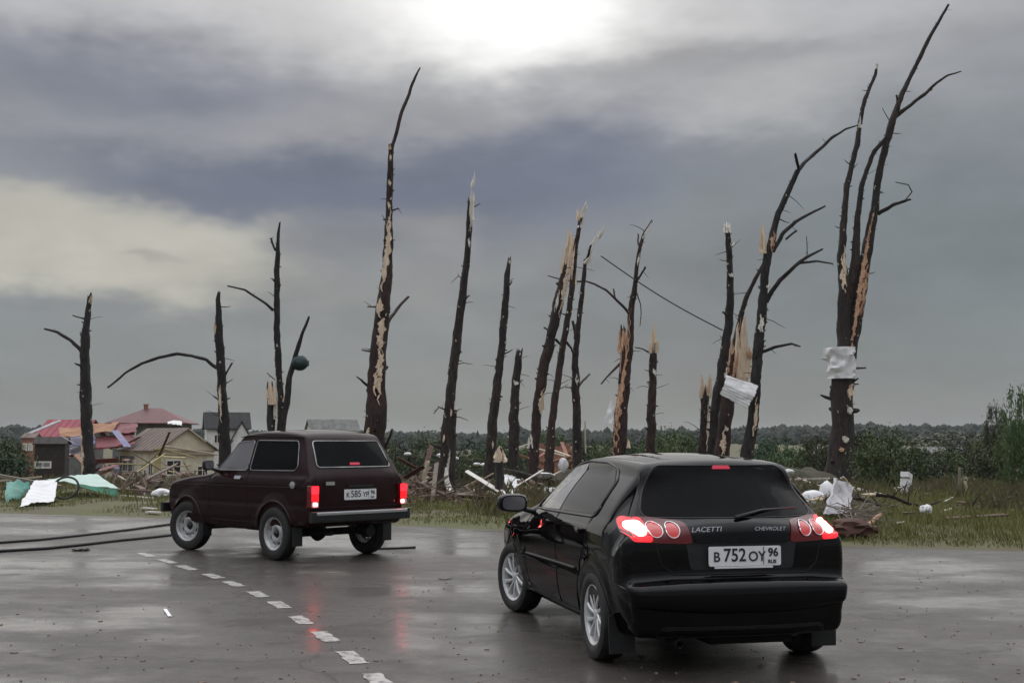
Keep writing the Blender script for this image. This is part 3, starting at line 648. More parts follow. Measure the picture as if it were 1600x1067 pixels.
tree('tallest thick trunk with a bent thin top and bare patches, behind the off-road car roof', 40, [[(589, 745, 36), (586, 665, 33), (588, 619, 30), (592.5, 537, 25.5), (598.5, 481, 22), (603.7, 422, 16), (607, 381, 14.5), (608, 337, 10.5), (609.7, 279, 10), (611, 232, 8)]],
     [[(612, 240, 6), (615, 226, 5.5), (623, 192, 6), (631.5, 166, 6.5), (640, 142, 5.5), (649, 122, 4.5), (656, 107, 2.5)], [(602, 512, 7), (612, 495, 6), (619, 484, 5.5), (638, 464, 4)], [(580, 549, 4), (566, 547, 2)], [(590, 480, 3.5), (575, 479, 2)], [(573, 602, 4), (565, 594, 3), (558, 589, 2)], [(611, 330, 3.5), (622, 326, 2)], [(602, 700, 5), (612, 672, 4)]],
     [(609, 234, 608, 222, 3)], [(.1, 410, 357, .55), (-.15, 435, 405, .5), (-.3, 488, 474, .45), (.25, 520, 500, .45), (.15, 540, 512, .4), (.3, 585, 555, .4), (.25, 610, 580, .38), (0, 350, 346, .4), (0, 325, 318, .4), (0, 290, 284, .4), (0, 250, 244, .4), (-.5, 690, 670, .2)], bark='bark_red', knots=40, jags=[2])
tree('slim trunk with a white peeled tip and a curling bark strip at its foot', None, [[(692, 777, 25), (693, 740, 24), (697, 712, 22), (701, 661, 19), (704, 610, 15.5), (712, 540, 14), (720, 480, 12.5), (727, 430, 11), (731, 395, 9.8), (733, 349, 9), (735, 318, 7.5)], [(706, 735, 12), (708, 690, 9), (710, 632, 6)]],
     [[(696, 640, 3), (686, 636, 2), (678, 646, 1.6)], [(729, 440, 2.5), (716, 431, 1.5)], [(724, 470, 3), (733, 462, 2)]], [(735, 345, 738, 284, 6, 'pale_wood'), (738, 292, 741, 265, 3, 'pale_wood'), (709, 640, 711, 622, 4, 'pale_wood')],
     [(.6, 345, 318, .6, 'pale_wood'), (.2, 385, 377, .4, 'pale_wood'), (.35, 770, 728, .22, 'pale_wood'), (-.5, 690, 680, .15), (.3, 650, 640, .2)], bark='bark', knots=30)
tree('slim grey-brown trunk snapped at mid height, standing behind the beige torn stump', 49, [[(765, 748, 20), (767, 712, 17), (770, 661, 15), (776, 610.6, 14), (784, 540, 12), (789, 480, 11), (793, 430, 9), (796, 406, 5)]], [[(792, 450, 3), (800, 440, 2)], [(775, 640, 3), (766, 630, 2)]], [(796, 412, 797, 400, 3, 'pale_wood')], [(.2, 700, 690, .2)], bark='bark', knots=34)
tree('short blunt stub of trunk next to the leaning pair', 48, [[(803, 742, 17), (802.5, 712, 16), (803, 661, 14.5), (805, 610.6, 13), (810, 560, 11), (811, 555, 9)]], [[(806, 600, 3), (816, 594, 2)]], [(811, 560, 812, 550, 4, 'pale_wood')], [(.1, 601, 597, .7, 'pale_wood')], bark='bark', knots=24)
tree('thick leaning trunk torn open to a long pale blade at its top', 47, [[(830, 744, 19), (831.5, 734, 17), (836.6, 681, 15), (839, 643, 15), (844, 610, 16), (852, 565, 16), (864.6, 512, 15.5), (873, 475, 15), (880, 441, 14), (884, 416, 11)]], [[(862, 520, 4), (851, 512, 2.5)], [(868, 530, 5), (878, 540, 3.5)]],
     [(885, 428, 891, 357, 11.5), (895, 445, 897, 408, 7), (843, 640, 844, 612, 8), (829, 700, 828, 680, 5, 'pale_wood')], [(.5, 470, 425, .6), (.5, 640, 620, .6), (-.4, 480, 465, .3, 'pale_wood')], bark='bark_red', knots=30, jags=[4])
tree('slim leaning trunk with a white splintered tip, twin of the torn thick one', 46, [[(856, 743, 17), (858, 712, 14), (862.5, 661, 11.5), (869, 610, 11), (877, 556, 10), (885, 509, 9.2), (891, 470, 9), (895, 436, 8.5), (899, 392, 7.5), (904, 361, 7), (907, 346, 6)]], [[(886, 535, 4), (893, 544, 3.5), (897, 556, 3)]],
     [(906, 356, 911, 324, 4.5, 'pale_wood'), (909, 340, 917, 311, 4, 'pale_wood'), (903, 345, 904, 324, 3.5)], [(-.6, 430, 395, .4)], bark='bark_red', knots=26)
tree('slim trunk with two white peeled lengths near its bent tip', 48, [[(902, 744, 16), (902, 709, 14.5), (900.5, 661, 14), (900, 610, 12.5), (899, 560, 10), (903.6, 509, 8), (907, 480, 7.5), (912, 436, 6.5), (914, 410, 5)]], [[(914, 438, 2.5), (905, 440, 3), (880, 438, 2.5), (857, 431, 1.5)], [(905, 603, 4), (912, 594, 4), (921, 585, 3)], [(899, 530, 6), (897, 515, 5), (895, 503, 4)], [(917, 405, 4), (923, 384, 3)], [(896, 606, 2.5), (884, 605, 1.5)]],
     [(916, 412, 926, 384, 5, 'pale_wood'), (923, 384, 940, 358, 3.5, 'pale_wood'), (934, 372, 944, 352, 3.5, 'pale_wood')], [(.2, 598, 590, .5, 'pale_wood')], bark='bark', knots=26)
tree('reddish trunk with an orange torn side and a drooping limb, behind the hatchback roof', 44, [[(966, 746, 25), (968, 697, 22), (969.5, 661, 20.5), (975, 610, 18), (981, 560, 14), (985, 530, 10), (985.7, 495, 9.5), (988, 473, 8.5), (992.5, 444, 7.5), (995, 414, 6), (1000, 385, 6), (1007, 364, 4.5), (1018, 346, 3)], [(970, 600, 9), (974, 560, 9), (974, 522, 9)]],
     [[(984, 492, 5), (972, 477, 4.5), (961, 466, 4), (946, 453, 3.5), (929, 444, 3), (914, 439, 2.5)], [(961, 466, 3), (959, 452, 2)], [(994, 440, 4), (1002, 428, 3.5), (1008, 418, 3)], [(995, 458, 2), (1001, 475, 1.5), (1002, 490, 1.2), (1000, 509, 1)], [(969, 568, 5), (955, 582, 3.5), (940, 599, 2.5)], [(998, 382, 3.5), (997, 366, 2.5)]],
     [(974, 552, 974, 514, 10, 'raw_orange'), (969, 640, 971, 545, 6, 'raw_orange'), (978, 700, 977, 672, 8), (1008, 366, 1019, 345, 2.5, 'pale_wood')], [(-.7, 660, 560, .5, 'raw_orange'), (.2, 410, 402, .6, 'pale_wood'), (.1, 372, 364, .6, 'pale_wood')], bark='bark_red', knots=26, jags=[2, 4])
tree('short stub ending in one tall cream splinter, next to the reddish torn trunk', 47, [[(1016, 744, 16), (1017, 690, 14.5), (1019, 620, 13), (1021, 560, 11.5), (1021, 545, 10)]], [[(1017, 552, 3), (1004, 545, 2), (993, 543, 1.5)]], [(1021, 552, 1022, 502, 9)], [(.1, 585, 579, .5, 'pale_wood')], bark='bark_red', knots=20)
tree('stub with a ragged crown of cream splinters, beside the white cladding sheet', 44, [[(1098, 744, 17), (1098.6, 701, 15.7), (1100, 665, 13.5), (1102, 620, 12.5)]], [[(1108, 635, 4), (1114, 643, 3)]], [(1099, 622, 1096, 583, 7), (1106, 622, 1110, 583, 6), (1102, 628, 1103, 592, 6)], [(.8, 680, 640, .3)], bark='bark', knots=16)
t13, Y13 = tree('straight dark trunk with a white cap, rising behind the white cladding sheet', 43, [[(1114, 745, 19), (1116, 702, 18), (1118, 650, 17.5), (1123, 615, 17), (1129, 575, 16), (1135, 536, 14.5), (1140, 489, 12), (1141, 430, 10), (1138, 375, 8.5), (1136, 362, 7.5)]], [[(1141, 382, 4), (1146, 381, 3)], [(1134, 492, 4), (1130, 488, 3)]], [(1136, 364, 1135.5, 346, 6.5, 'pale_wood'), (1143, 386, 1146, 378, 4, 'pale_wood')], [(.1, 432, 429, .7, 'pale_wood'), (.6, 700, 640, .2)], bark='bark_dark', knots=26)
tree('shattered trunk with orange split wood, under the white cladding sheet', 42, [[(1129, 748, 26), (1130, 702, 24), (1132, 665, 22), (1138, 620, 21), (1143, 585, 18), (1148, 552, 13), (1154, 509, 8), (1166, 465, 7), (1181, 435, 6.5), (1190, 418, 5)]], [],
     [(1146, 590, 1142, 528, 9, 'raw_orange'), (1155, 600, 1160, 500, 13), (1163, 590, 1166, 492, 10), (1172, 560, 1170, 540, 6, 'raw_orange'), (1130, 712, 1129, 684, 8, 'raw_orange'), (1139, 590, 1137, 570, 8, 'pale_wood')], [(-.2, 705, 682, .35), (.5, 575, 530, .5, 'raw_orange'), (.1, 672, 668, .3, 'pale_wood')], bark='bark_red', knots=16)
tree('tall leaning trunk spreading four bent bare limbs, beside the white cladding sheet', 41, [[(1165, 752, 23), (1168, 709, 20), (1176, 654, 18), (1180, 595, 16), (1186, 536, 16), (1192, 477, 13.5), (1196, 418, 12.6), (1203, 387, 13), (1209, 360, 10), (1216, 334, 9), (1231, 300, 8.5), (1246, 268, 8)]],
     [[(1245, 270, 7.5), (1256, 256, 6.5), (1269, 244, 6), (1302, 214, 5), (1321, 202, 3.5), (1340, 196, 2)], [(1248, 266, 5), (1245, 254, 4.5), (1243, 242, 4)], [(1207, 393, 8), (1223, 367, 7), (1241, 347, 6), (1268, 333, 4.5), (1288, 323, 3)], [(1228, 374, 4), (1244, 361, 3)], [(1197, 472, 8), (1217, 438, 7), (1241, 416, 6), (1261, 402, 5), (1284, 390, 3)], [(1250, 411, 4), (1276, 408, 3), (1300, 412, 2.5)], [(1190, 550, 5.5), (1210, 542, 5), (1237, 537, 4), (1249, 541, 2.5)], [(1262, 402, 1.5), (1260, 370, 1.2)]],
     [(1193, 396, 1192, 349, 7), (1202, 396, 1205, 380, 5, 'raw_orange'), (1199, 450, 1201, 440, 4, 'pale_wood')], [(-.2, 512, 500, .5, 'pale_wood'), (0, 385, 372, .7, 'raw_orange'), (.3, 665, 640, .3)], bark='bark_dark', knots=34, jags=[1])
t16, Y16 = tree('tallest cluster of three bristly stems on one trunk, wrapped with torn white sheet', None, [[(1311, 757, 42), (1312, 720, 38), (1314, 654, 36), (1317, 591, 33), (1319, 545, 24), (1318, 497, 21), (1319, 450, 19), (1316, 420, 14), (1315, 397, 12), (1319, 337, 10), (1323, 292, 9), (1332, 255, 8.5), (1340, 221, 8), (1344, 188, 6.5), (1351, 157, 6), (1368, 116, 5), (1370, 103, 3.5)],
     [(1322, 600, 22), (1330, 548, 19), (1336, 510, 18), (1343.5, 457, 19), (1350, 415, 18), (1356, 379, 16), (1367, 325, 13), (1369, 300, 11), (1376, 262, 11), (1385, 225, 11), (1394, 191, 11), (1404, 161, 8), (1419, 127, 7), (1434, 97, 6.5), (1452, 60, 6), (1467, 34, 5), (1482, 8, 3.5)],
     [(1324, 480, 13), (1331, 440, 14), (1337, 398, 13), (1340, 337, 9), (1346, 292, 8), (1357, 259, 7), (1366, 236, 7), (1385, 215, 6)]],
     [[(1400, 182, 6.5), (1419, 167, 6), (1449, 144, 5), (1464, 129, 4), (1482, 118, 3), (1501, 112, 1.8)], [(1372, 335, 7), (1396, 320, 5.5), (1422, 312, 3.5)], [(1412, 316, 2), (1425, 300, 1.8), (1419, 289, 1.8), (1400, 285, 1.5)], [(1330, 575, 4), (1352, 575, 2.5)], [(1403, 165, 4), (1401, 150, 3)], [(1450, 143, 3.5), (1456, 140, 3)], [(1393, 195, 2), (1379, 170, 1)], [(1326, 600, 3), (1341, 600, 2)]],
     [(1308, 756, 1306, 729, 8), (1369, 108, 1371, 98, 2.5, 'pale_wood'), (1344, 200, 1343, 180, 3.5, 'pale_wood')], [(.1, 690, 682, .3, 'pale_wood'), (.4, 645, 637, .3, 'pale_wood'), (.5, 618, 608, .35), (-.2, 705, 698, .2, 'raw_orange'), (-.3, 445, 425, .5), (.2, 425, 400, .5), (-.2, 500, 395, .42, 'raw_orange', 1), (.4, 470, 440, .3, 'raw_orange', 1)], bark='bark', knots=70, drift=.8, jags=[2, 1, 1])

# ------------------------------------------------------------------ debris
def plank(name, label, cat, group, p0, p1, w, t, mat_, roll=0.0, seed=0):
    """one broken board from p0 to p1 with torn ends"""
    rnd = random.Random(seed); p0, p1 = Vector(p0), Vector(p1); ax = p1 - p0; L_ = ax.length; ax.normalize()
    side = ax.cross(Vector((0, 0, 1)))
    side = side.normalized() if side.length > .05 else Vector((1, 0, 0)); up = side.cross(ax); c, s_ = math.cos(roll), math.sin(roll)
    side, up = side * c + up * s_, up * c - side * s_
    V = []
    for x, sgn in ((-L_ / 2, -1), (L_ / 2, 1)):
        for y in (-1, -.3, .35, 1):
            e = x + sgn * rnd.uniform(0, min(.15, L_ * .1))
            for z in (-1, 1): V.append(ax * e + side * y * w / 2 + up * z * t / 2)
    Fc = []
    for k in range(3): Fc += [(2 * k, 2 * k + 2, 10 + 2 * k, 8 + 2 * k), (2 * k + 1, 9 + 2 * k, 11 + 2 * k, 2 * k + 3), (2 * k, 2 * k + 1, 2 * k + 3, 2 * k + 2), (8 + 2 * k, 10 + 2 * k, 11 + 2 * k, 9 + 2 * k)]
    Fc += [(0, 8, 9, 1), (6, 7, 15, 14)]
    o = MB().add(V, Fc).build(name, M[mat_]); o.location = (p0 + p1) / 2
    return tag(o, label, cat, group)
def sheet(name, label, cat, c, nx, ny, amp, mat_, th=.006, seed=0, freq=1.6, sag=0.0, corr=0.0, ncorr=8, parent=None, group=None, rag=.025, fold=0.0):
    """crumpled thin sheet between four corners (a b along the top, d c along the bottom) with real thickness"""
    a, b, c_, d = [Vector(q) for q in c]; o = (a + b + c_ + d) / 4; nrm = (b - a).cross(d - a).normalized(); sz = ((b - a).length + (d - a).length) / 2
    V = []; rnd = random.Random(seed)
    for j in range(ny + 1):
        for i in range(nx + 1):
            u, v = i / nx, j / ny
            if i in (0, nx): u += rnd.uniform(-rag, rag)
            if j in (0, ny): v += rnd.uniform(-rag, rag)
            p = (a * (1 - u) + b * u) * (1 - v) + (d * (1 - u) + c_ * u) * v
            q = p * (freq / max(.3, sz) * 1.6)
            h = noise.noise(q + Vector((seed * 3.3, 0, 0))) + .6 * abs(noise.noise(q * 2.3 + Vector((0, seed * 1.7, 0)))) - .3 + .35 * noise.noise(q * 4.7)
            p = p + nrm * (h * amp + corr * math.sin(v * ncorr * 2 * math.pi) + fold * abs(v - .5) * 2); p.z -= sag * math.sin(math.pi * u)
            V.append(p - o)
    n = len(V); W = nx + 1
    f = [(j * W + i, j * W + i + 1, (j + 1) * W + i + 1, (j + 1) * W + i) for j in range(ny) for i in range(nx)]
    V2 = V + [q - nrm * th for q in V]
    F2 = f + [tuple(n + k for k in q[::-1]) for q in f]
    rim = [i for i in range(W)] + [j * W + nx for j in range(1, ny + 1)] + [ny * W + i for i in range(nx - 1, -1, -1)] + [j * W for j in range(ny - 1, 0, -1)]
    F2 += [(p, n + p, n + q, q) for p, q in zip(rim, rim[1:] + rim[:1])]
    ob = mesh(name, V2, F2, M[mat_], parent, smooth=True, sharp=38)
    ob.location = o if parent is None else o - Vector(parent.location)
    if parent is None: tag(ob, label, cat, group)
    return ob
def lump(name, label, cat, p, size, mat_, seed=0, group=None, crease=.35, flat=True):
    """crumpled bag or wad"""
    bm = bmesh.new(); bmesh.ops.create_icosphere(bm, subdivisions=3, radius=1)
    for v in bm.verts:
        d = v.co.normalized(); h = noise.noise(d * 1.6 + Vector((seed, 0, 0))) * .5 + abs(noise.noise(d * 3.6 + Vector((0, seed, 0)))) * .8 + noise.noise(d * 7) * .25
        v.co = d * (1 + crease * (h - .3)); v.co = Vector((v.co.x * size[0], v.co.y * size[1], v.co.z * size[2]))
        if flat: v.co.z = max(v.co.z, -size[2] * .75)
    me = bpy.data.meshes.new(name); bm.to_mesh(me); bm.free(); me.polygons.foreach_set('use_smooth', [True] * len(me.polygons)); me.set_sharp_from_angle(angle=R(35))
    o = link(name, me, None, M[mat_]); o.location = Vector(p) + Vector((0, 0, size[2] * .72 if flat else 0)); return tag(o, label, cat, group)
def up(u, v, h=0.0): p = G(u, v); return p + Vector((0, 0, h))
TONE = {'board_grey': 'grey', 'board_pale': 'light tan', 'board_brown': 'brown', 'rust': 'rusty', 'rose_roof': 'rose red', 'violet_sheet': 'violet', 'orange_board': 'orange', 'lilac_sheet': 'lilac grey', 'crimson_roof': 'crimson', 'pale_wood': 'whitish', 'raw_wood': 'cream', 'brick': 'brick red', 'yellow_trim': 'yellow'}
def scatter_boards(n, ur, vr, mats, label, group, L_, w_, seed, lift=.35, Y=None, name='broken_board'):
    rnd = random.Random(seed)
    for i in range(n):
        u, v = rnd.uniform(*ur), rnd.uniform(*vr)
        if Y: q = P(u, v, rnd.uniform(*Y)); p = Vector((q.x, q.y, gz(q.x, q.y) + rnd.random() * max(0, q.z - gz(q.x, q.y)) ))
        else: p = G(u, v)
        a = rnd.uniform(0, math.pi); l = rnd.uniform(*L_); d = Vector((math.cos(a), math.sin(a) * .8, 0)) * l / 2; t = rnd.uniform(-lift, lift) * l * .5
        z = Vector((0, 0, abs(t) + .03 + rnd.uniform(0, .12)))
        mt = rnd.choice(mats); plank(name, TONE[mt] + ' ' + label, 'board', group, p - d + z - Vector((0, 0, t)), p + d + z + Vector((0, 0, t)), rnd.uniform(*w_), rnd.uniform(.02, .045), mt, rnd.uniform(-.5, .5), seed * 100 + i)
def rubble(name, label, spots, n, size, mat_, seed):
    rnd = random.Random(seed); mb = MB()
    for _ in range(n):
        u, v, du, dv, hh = rnd.choice(spots); p = G(u + rnd.gauss(0, du), v + rnd.gauss(0, dv)); s_ = size * rnd.uniform(.35, 1.4)
        p = p + Vector((0, 0, rnd.random() ** 2 * hh)); m = Matrix.Rotation(rnd.uniform(0, 6), 3, Vector((rnd.uniform(-1, 1), rnd.uniform(-1, 1), rnd.uniform(-1, 1))).normalized())
        k = rnd.choice(((1, .7, .5), (2.4, .5, .18), (1.3, 1.0, .25), (3.2, .25, .2)))
        mb.box(p + Vector((0, 0, s_ * .2)), (s_ * k[0], s_ * k[1], s_ * k[2]), m)
    o = mb.build(name, M[mat_], fix=False); return tag(o, label, kind='stuff')
def build_debris():
    # left corner: sheets, hoop, pole
    g = up(120, 779); Yn = g.y; o = empty('mint_panel', g); tag(o, 'curved pale mint plastic panel with green rim lying by the hoop', 'panel')
    sheet('panel_skin', '', '', [P(73, 750, Yn + 2.2), P(150, 741, Yn + 2.6), P(186, 765, Yn + .1), P(118, 757, Yn + .3)], 16, 8, .05, 'mint_sheet', seed=3, parent=o, th=.02, rag=.02)
    sheet('panel_rim', '', '', [P(112, 756, Yn + .28), P(185, 766, Yn + .08), P(187, 778.5, Yn), P(150, 768, Yn + .1)], 10, 3, .03, 'green_edge', seed=5, parent=o, th=.02, rag=.02)
    sheet('white_sheet', 'dirty white fabric sheet slumped between the teal sheet and hoop', 'sheet', [P(54, 753, 33.2), P(90, 757, 33.0), up(84, 789, .02), up(30, 794, .02)], 12, 14, .16, 'white_sheet', seed=8, freq=1.1)
    sheet('teal_sheet', 'turquoise plastic sheet lying beside the white fabric', 'sheet', [P(10, 755, 33.6), P(46, 752, 33.6), up(40, 781, .02), up(8, 786, .02)], 10, 10, .16, 'teal_sheet', seed=11)
    c = P(102.5, 762, 32.8); rx, rz_ = 20 / F * 32.8, 16.5 / F * 32.8; c.z = max(c.z, gz(c.x, c.y) + rz_)
    tb = MB(); n = 40; V = []; pts = [c + Vector((rx * math.cos(2 * math.pi * k / n), .12 * math.sin(2 * math.pi * k / n), rz_ * math.sin(2 * math.pi * k / n))) for k in range(n)]
    hp = MB().tube(pts + [pts[0]], .028, 7, cap=False).build('hoop', M['cable'], smooth=True, fix=False); tag(hp, 'dark round hoop standing upright in front of the mint panel', 'hoop')
    plank('pole', 'thick weathered pole slanting over the teal sheet', 'pole', None, P(-30, 738, 34.5), P(92, 760, 33.3), .10, .09, 'board_grey', 0, 1)
    plank('pole', 'thin pale stick leaning behind the teal sheet', 'pole', None, P(-10, 752, 36), P(60, 745, 36.5), .06, .05, 'board_pale', 0, 2)
    lump('white_bag', 'white plastic bag lying by the off-road car nose', 'bag', up(252, 777), (.26, .2, .14), 'white_sheet', 4)
    lump('white_bag', 'tiny pale bag on the verge next to a long dark log', 'bag', up(229, 774), (.08, .07, .06), 'white_sheet', 6)
    plank('log', 'long dark log lying on the verge before the wrecked cottage', 'log', None, up(188, 771, .08), up(262, 777, .08), .16, .14, 'board_brown', 0, 3)
    plank('wooden_stick', 'white stick lying on grass under the dark log', 'stick', None, up(192, 776, .03), up(240, 780, .03), .08, .03, 'pale_wood', 0, 31)
    for i, (u, v) in enumerate(((233, 797), (240, 803))): plank('wooden_stick', 'short white stick lying at the asphalt edge by the off-road car', 'stick', 'white sticks at the asphalt edge', up(u - 9, v, .05), up(u + 9, v + 1, .05), .09, .03, 'pale_wood', 0, 40 + i)
    scatter_boards(16, (196, 330), (752, 772), ['board_grey', 'board_pale', 'board_brown'], 'broken board scattered at the foot of the wrecked cream cottage', 'boards by the cottage', (.5, 2.0), (.08, .18), 21, .5)
    scatter_boards(12, (0, 70), (735, 752), ['board_grey', 'board_pale', 'board_brown'], 'broken board lying behind the teal sheet and white fabric', 'boards behind the sheets', (.6, 2.2), (.08, .2), 22, .4)
    scatter_boards(26, (60, 235), (672, 730), ['rose_roof', 'violet_sheet', 'orange_board', 'board_grey', 'rose_roof', 'lilac_sheet', 'crimson_roof'], 'torn roofing board heaped between the red roofed houses', 'torn roofing of the ruined houses', (.8, 2.6), (.2, .6), 23, .5, Y=(74, 84))
    for i, (c, m_, lb) in enumerate((
        ([(92, 669), (128, 668), (126, 682), (94, 681)], 'orange_board', 'orange board panel below the crimson roof'),
        ([(100, 688), (148, 676), (150, 694), (98, 700)], 'violet_sheet', 'violet plastic sheet draped on the rubble by the dark shed'),
        ([(146, 664), (186, 660), (176, 674), (146, 678)], 'orange_board', 'peach coloured roof panel leaning on the rose ruins'),
        ([(150, 684), (205, 676), (212, 694), (152, 704)], 'rose_roof', 'rose red torn roof sheet behind the cottage roof'),
        ([(98, 699), (146, 694), (140, 712), (102, 716)], 'lilac_sheet', 'grey crumpled sheeting hanging under the violet sheet'),
        ([(170, 664), (215, 662), (214, 676), (172, 678)], 'rose_roof', 'dull rose roof panel under the hipped red roof'),
        ([(262, 660), (284, 659), (284, 664), (262, 664)], 'white_wall', 'small white panel stuck on the cottage ridge'))):
        Yh = 80 if i != 6 else 74
        sheet('roof_panel', lb, 'panel', [P(u, v, Yh + (i % 3) * .4 + (1.2 if k < 2 else 0)) for k, (u, v) in enumerate(c)], 10, 6, .12, m_, seed=30 + i, th=.03)
    rubble('rubble', 'small broken bits heaped before the ruined houses', [(60, 736, 40, 7, .5), (120, 738, 40, 6, .6), (215, 757, 30, 6, .4), (300, 757, 20, 6, .5)], 900, .22, 'rubble', 1)
    # pile behind the off-road car
    scatter_boards(44, (618, 688), (706, 784), ['board_brown', 'board_brown', 'rust', 'board_pale', 'board_grey'], 'broken board jutting from the brown heap behind the off-road car', 'boards of the brown heap', (.5, 1.9), (.07, .2), 24, .8)
    rubble('rubble', 'brown heap of small broken wood behind the off-road car', [(650, 750, 18, 14, .7), (640, 775, 16, 6, .3), (665, 735, 18, 12, .6)], 1100, .16, 'rubble', 2)
    plank('torn_slab', 'pale torn wood slab standing in the brown heap', 'slab', None, up(656, 776, 0), P(668, 724, up(656, 776).y + .3), .26, .06, 'board_pale', 1.2, 5)
    # peeled bark strip curling from the slim trunk
    g = up(697, 777); bs = MB().tube([P(697, 730, g.y - .4), P(698, 750, g.y - .45), P(703, 767, g.y - .55), up(711, 778, .10), up(722, 776, .08), up(735, 775, .10), up(750, 770, .14)], [.03, .07, .09, .11, .06, .06, .05], 7)
    tag(bs.build('bark_strip', M['pale_wood'], smooth=True, sharp=50), 'white peeled bark strip curling along the grass', 'bark')
    plank('torn_slab', 'grey split slab leaning on the dark stump', 'slab', None, up(748, 774, .05), P(772, 752, up(748, 774).y), .3, .05, 'board_grey', .6, 6)
    scatter_boards(18, (705, 800), (752, 786), ['board_grey', 'board_pale', 'board_brown'], 'broken board lying in grass among the leaning trunks', 'boards among the leaning trunks', (.3, 1.2), (.05, .13), 25, .3)
    tree('low dark stump with a beige torn top beside crumpled grey sheeting', None, [[(780, 779, 15), (781, 745, 13), (782, 716, 12)]], [], [(782, 722, 781, 696, 11), (775, 716, 776, 702, 5)], bark='bark_dark', knots=8, name='tree_stump')
    sheet('grey_sheet', 'big crumpled lilac grey sheet lying behind the hatchback mirror', 'sheet', [P(786, 726, 38), P(846, 741, 38.2), up(850, 770, .1), up(784, 762, .25)], 16, 14, .28, 'lilac_sheet', seed=51)
    sheet('white_sheet', 'crumpled bright white sheet on the verge next to the hatchback mirror', 'sheet', [up(786, 772, .55), up(810, 771, .5), up(814, 788, .02), up(775, 788, .02)], 14, 12, .16, 'white_sheet', seed=52)
    lump('white_bag', 'small white wad below the crumpled bright sheet', 'bag', up(778, 795), (.10, .1, .10), 'white_sheet', 9)
    sheet('white_sheet', 'ragged white sheet lying against the grey one, behind the hatchback windscreen', 'sheet', [P(842, 732, 40), P(868, 738, 40), up(864, 765, .1), up(838, 766, .15)], 12, 12, .22, 'white_sheet', seed=53)
    lump('white_bag', 'tall white plastic wad hanging in the ruins above the hatchback door', 'bag', P(880, 726, 46), (.20, .16, .26), 'white_sheet', 12, flat=False)
    plank('torn_slab', 'white upright splinter board among the leaning trunks', 'slab', None, P(832, 699, 45.5), P(829, 679, 45.5), .13, .04, 'pale_wood', 0, 7)
    plank('torn_slab', 'white lying splinter board among the leaning trunks', 'slab', None, P(812, 698, 45.5), P(829, 692, 45.5), .10, .04, 'pale_wood', 0, 8)
    scatter_boards(14, (830, 900), (692, 716), ['brick', 'orange_board', 'board_brown', 'board_pale'], 'splintered board lying around the broken brick walls', 'boards at the brick walls', (.5, 1.4), (.1, .3), 26, .5, Y=(56, 62))
    rubble('rubble', 'scattered small fragments among the leaning trunks', [(820, 765, 24, 10, .35), (860, 750, 22, 8, .35), (740, 775, 30, 6, .08)], 700, .15, 'rubble', 3)
    for i, (u, v) in enumerate(((637, 709), (745, 725), (756, 726), (711, 716), (688, 711))): lump('white_scrap', 'small white scrap lying in the far weeds behind the slim trunks', 'scrap', P(u, v, 52), (.16, .1, .07), 'white_sheet', 60 + i, 'white scraps in the far weeds', flat=False)
    # tangles of snapped twigs, and loose limbs lying in them
    def tangle(label, spots, n, seed, mat_='twig'):
        rnd = random.Random(seed); mb = MB()
        for _ in range(n):
            u, v, du, dv, hh = rnd.choice(spots); p = G(u + rnd.gauss(0, du), v + rnd.gauss(0, dv)) + Vector((0, 0, rnd.random() ** 1.5 * hh)); a = rnd.uniform(0, 6.28); l = rnd.uniform(.3, 1.3); d = Vector((math.cos(a), math.sin(a) * .6, rnd.uniform(-.15, .5)))
            mb.tube([p + d * l * t + Vector((rnd.uniform(-1, 1), rnd.uniform(-1, 1), rnd.uniform(-.6, 1))) * .06 for t in (-.5, -.1, .25, .5)], [.014, .012, .009, .005], 4)
        tag(mb.build('twig_tangle', M[mat_], fix=False), label, kind='stuff')
    tangle('tangle of snapped twigs around the brown board heap', [(645, 745, 22, 18, .6), (665, 775, 18, 8, .4)], 420, 1, 'board_brown')
    tangle('tangle of snapped twigs among the leaning trunks', [(740, 765, 30, 10, .4), (815, 755, 26, 12, .6), (860, 745, 20, 8, .6), (900, 740, 20, 6, .6)], 520, 2)
    tangle('tangle of pale twigs by the white rolls', [(1240, 765, 30, 12, .4), (1300, 790, 20, 10, .35), (1340, 815, 22, 8, .25)], 300, 3, 'board_grey')
    tangle('tangle of twigs before the wrecked cottage', [(215, 762, 30, 6, .5), (300, 762, 22, 6, .5), (60, 745, 35, 6, .4)], 420, 4, 'board_grey')
    rnd = random.Random(77)
    for i, (u, v, l, r_) in enumerate(((640, 770, 2.2, .07), (672, 742, 2.6, .08), (728, 768, 1.8, .05), (760, 772, 1.5, .05), (815, 770, 2.2, .07), (850, 752, 2.4, .08), (885, 742, 2.4, .08), (1215, 760, 2.5, .07), (1252, 782, 1.6, .06), (1345, 800, 1.5, .05), (1420, 800, 1.6, .04), (1540, 800, 1.8, .05), (180, 760, 2.4, .08), (20, 765, 2.0, .06))):
        p = G(u, v) + Vector((0, 0, .08 + rnd.random() * .25)); a = rnd.uniform(-.5, .5); d = Vector((math.cos(a), math.sin(a), rnd.uniform(-.08, .22)))
        root = empty('fallen_limb', p, 0); tag(root, 'snapped leafless limb lying in the storm debris of the verge', 'limb', 'snapped limbs on the ground')
        pts = [d * l * t + Vector((0, 0, .12 * math.sin(t * 5 + i))) for t in (-.5, -.25, 0, .25, .5)]
        limb(pts, [r_, r_ * .9, r_ * .8, r_ * .55, r_ * .3], 300 + i, 8, .14, 2, 8).build('bark_body', M['bark_red' if i % 2 else 'bark'], root, smooth=True, sharp=60, fix=False)
        mb = MB(); splinter(mb, pts[0], pts[0] - d * .35, r_ * 1.8, i); mb.build('splinter', M['raw_wood'], root)
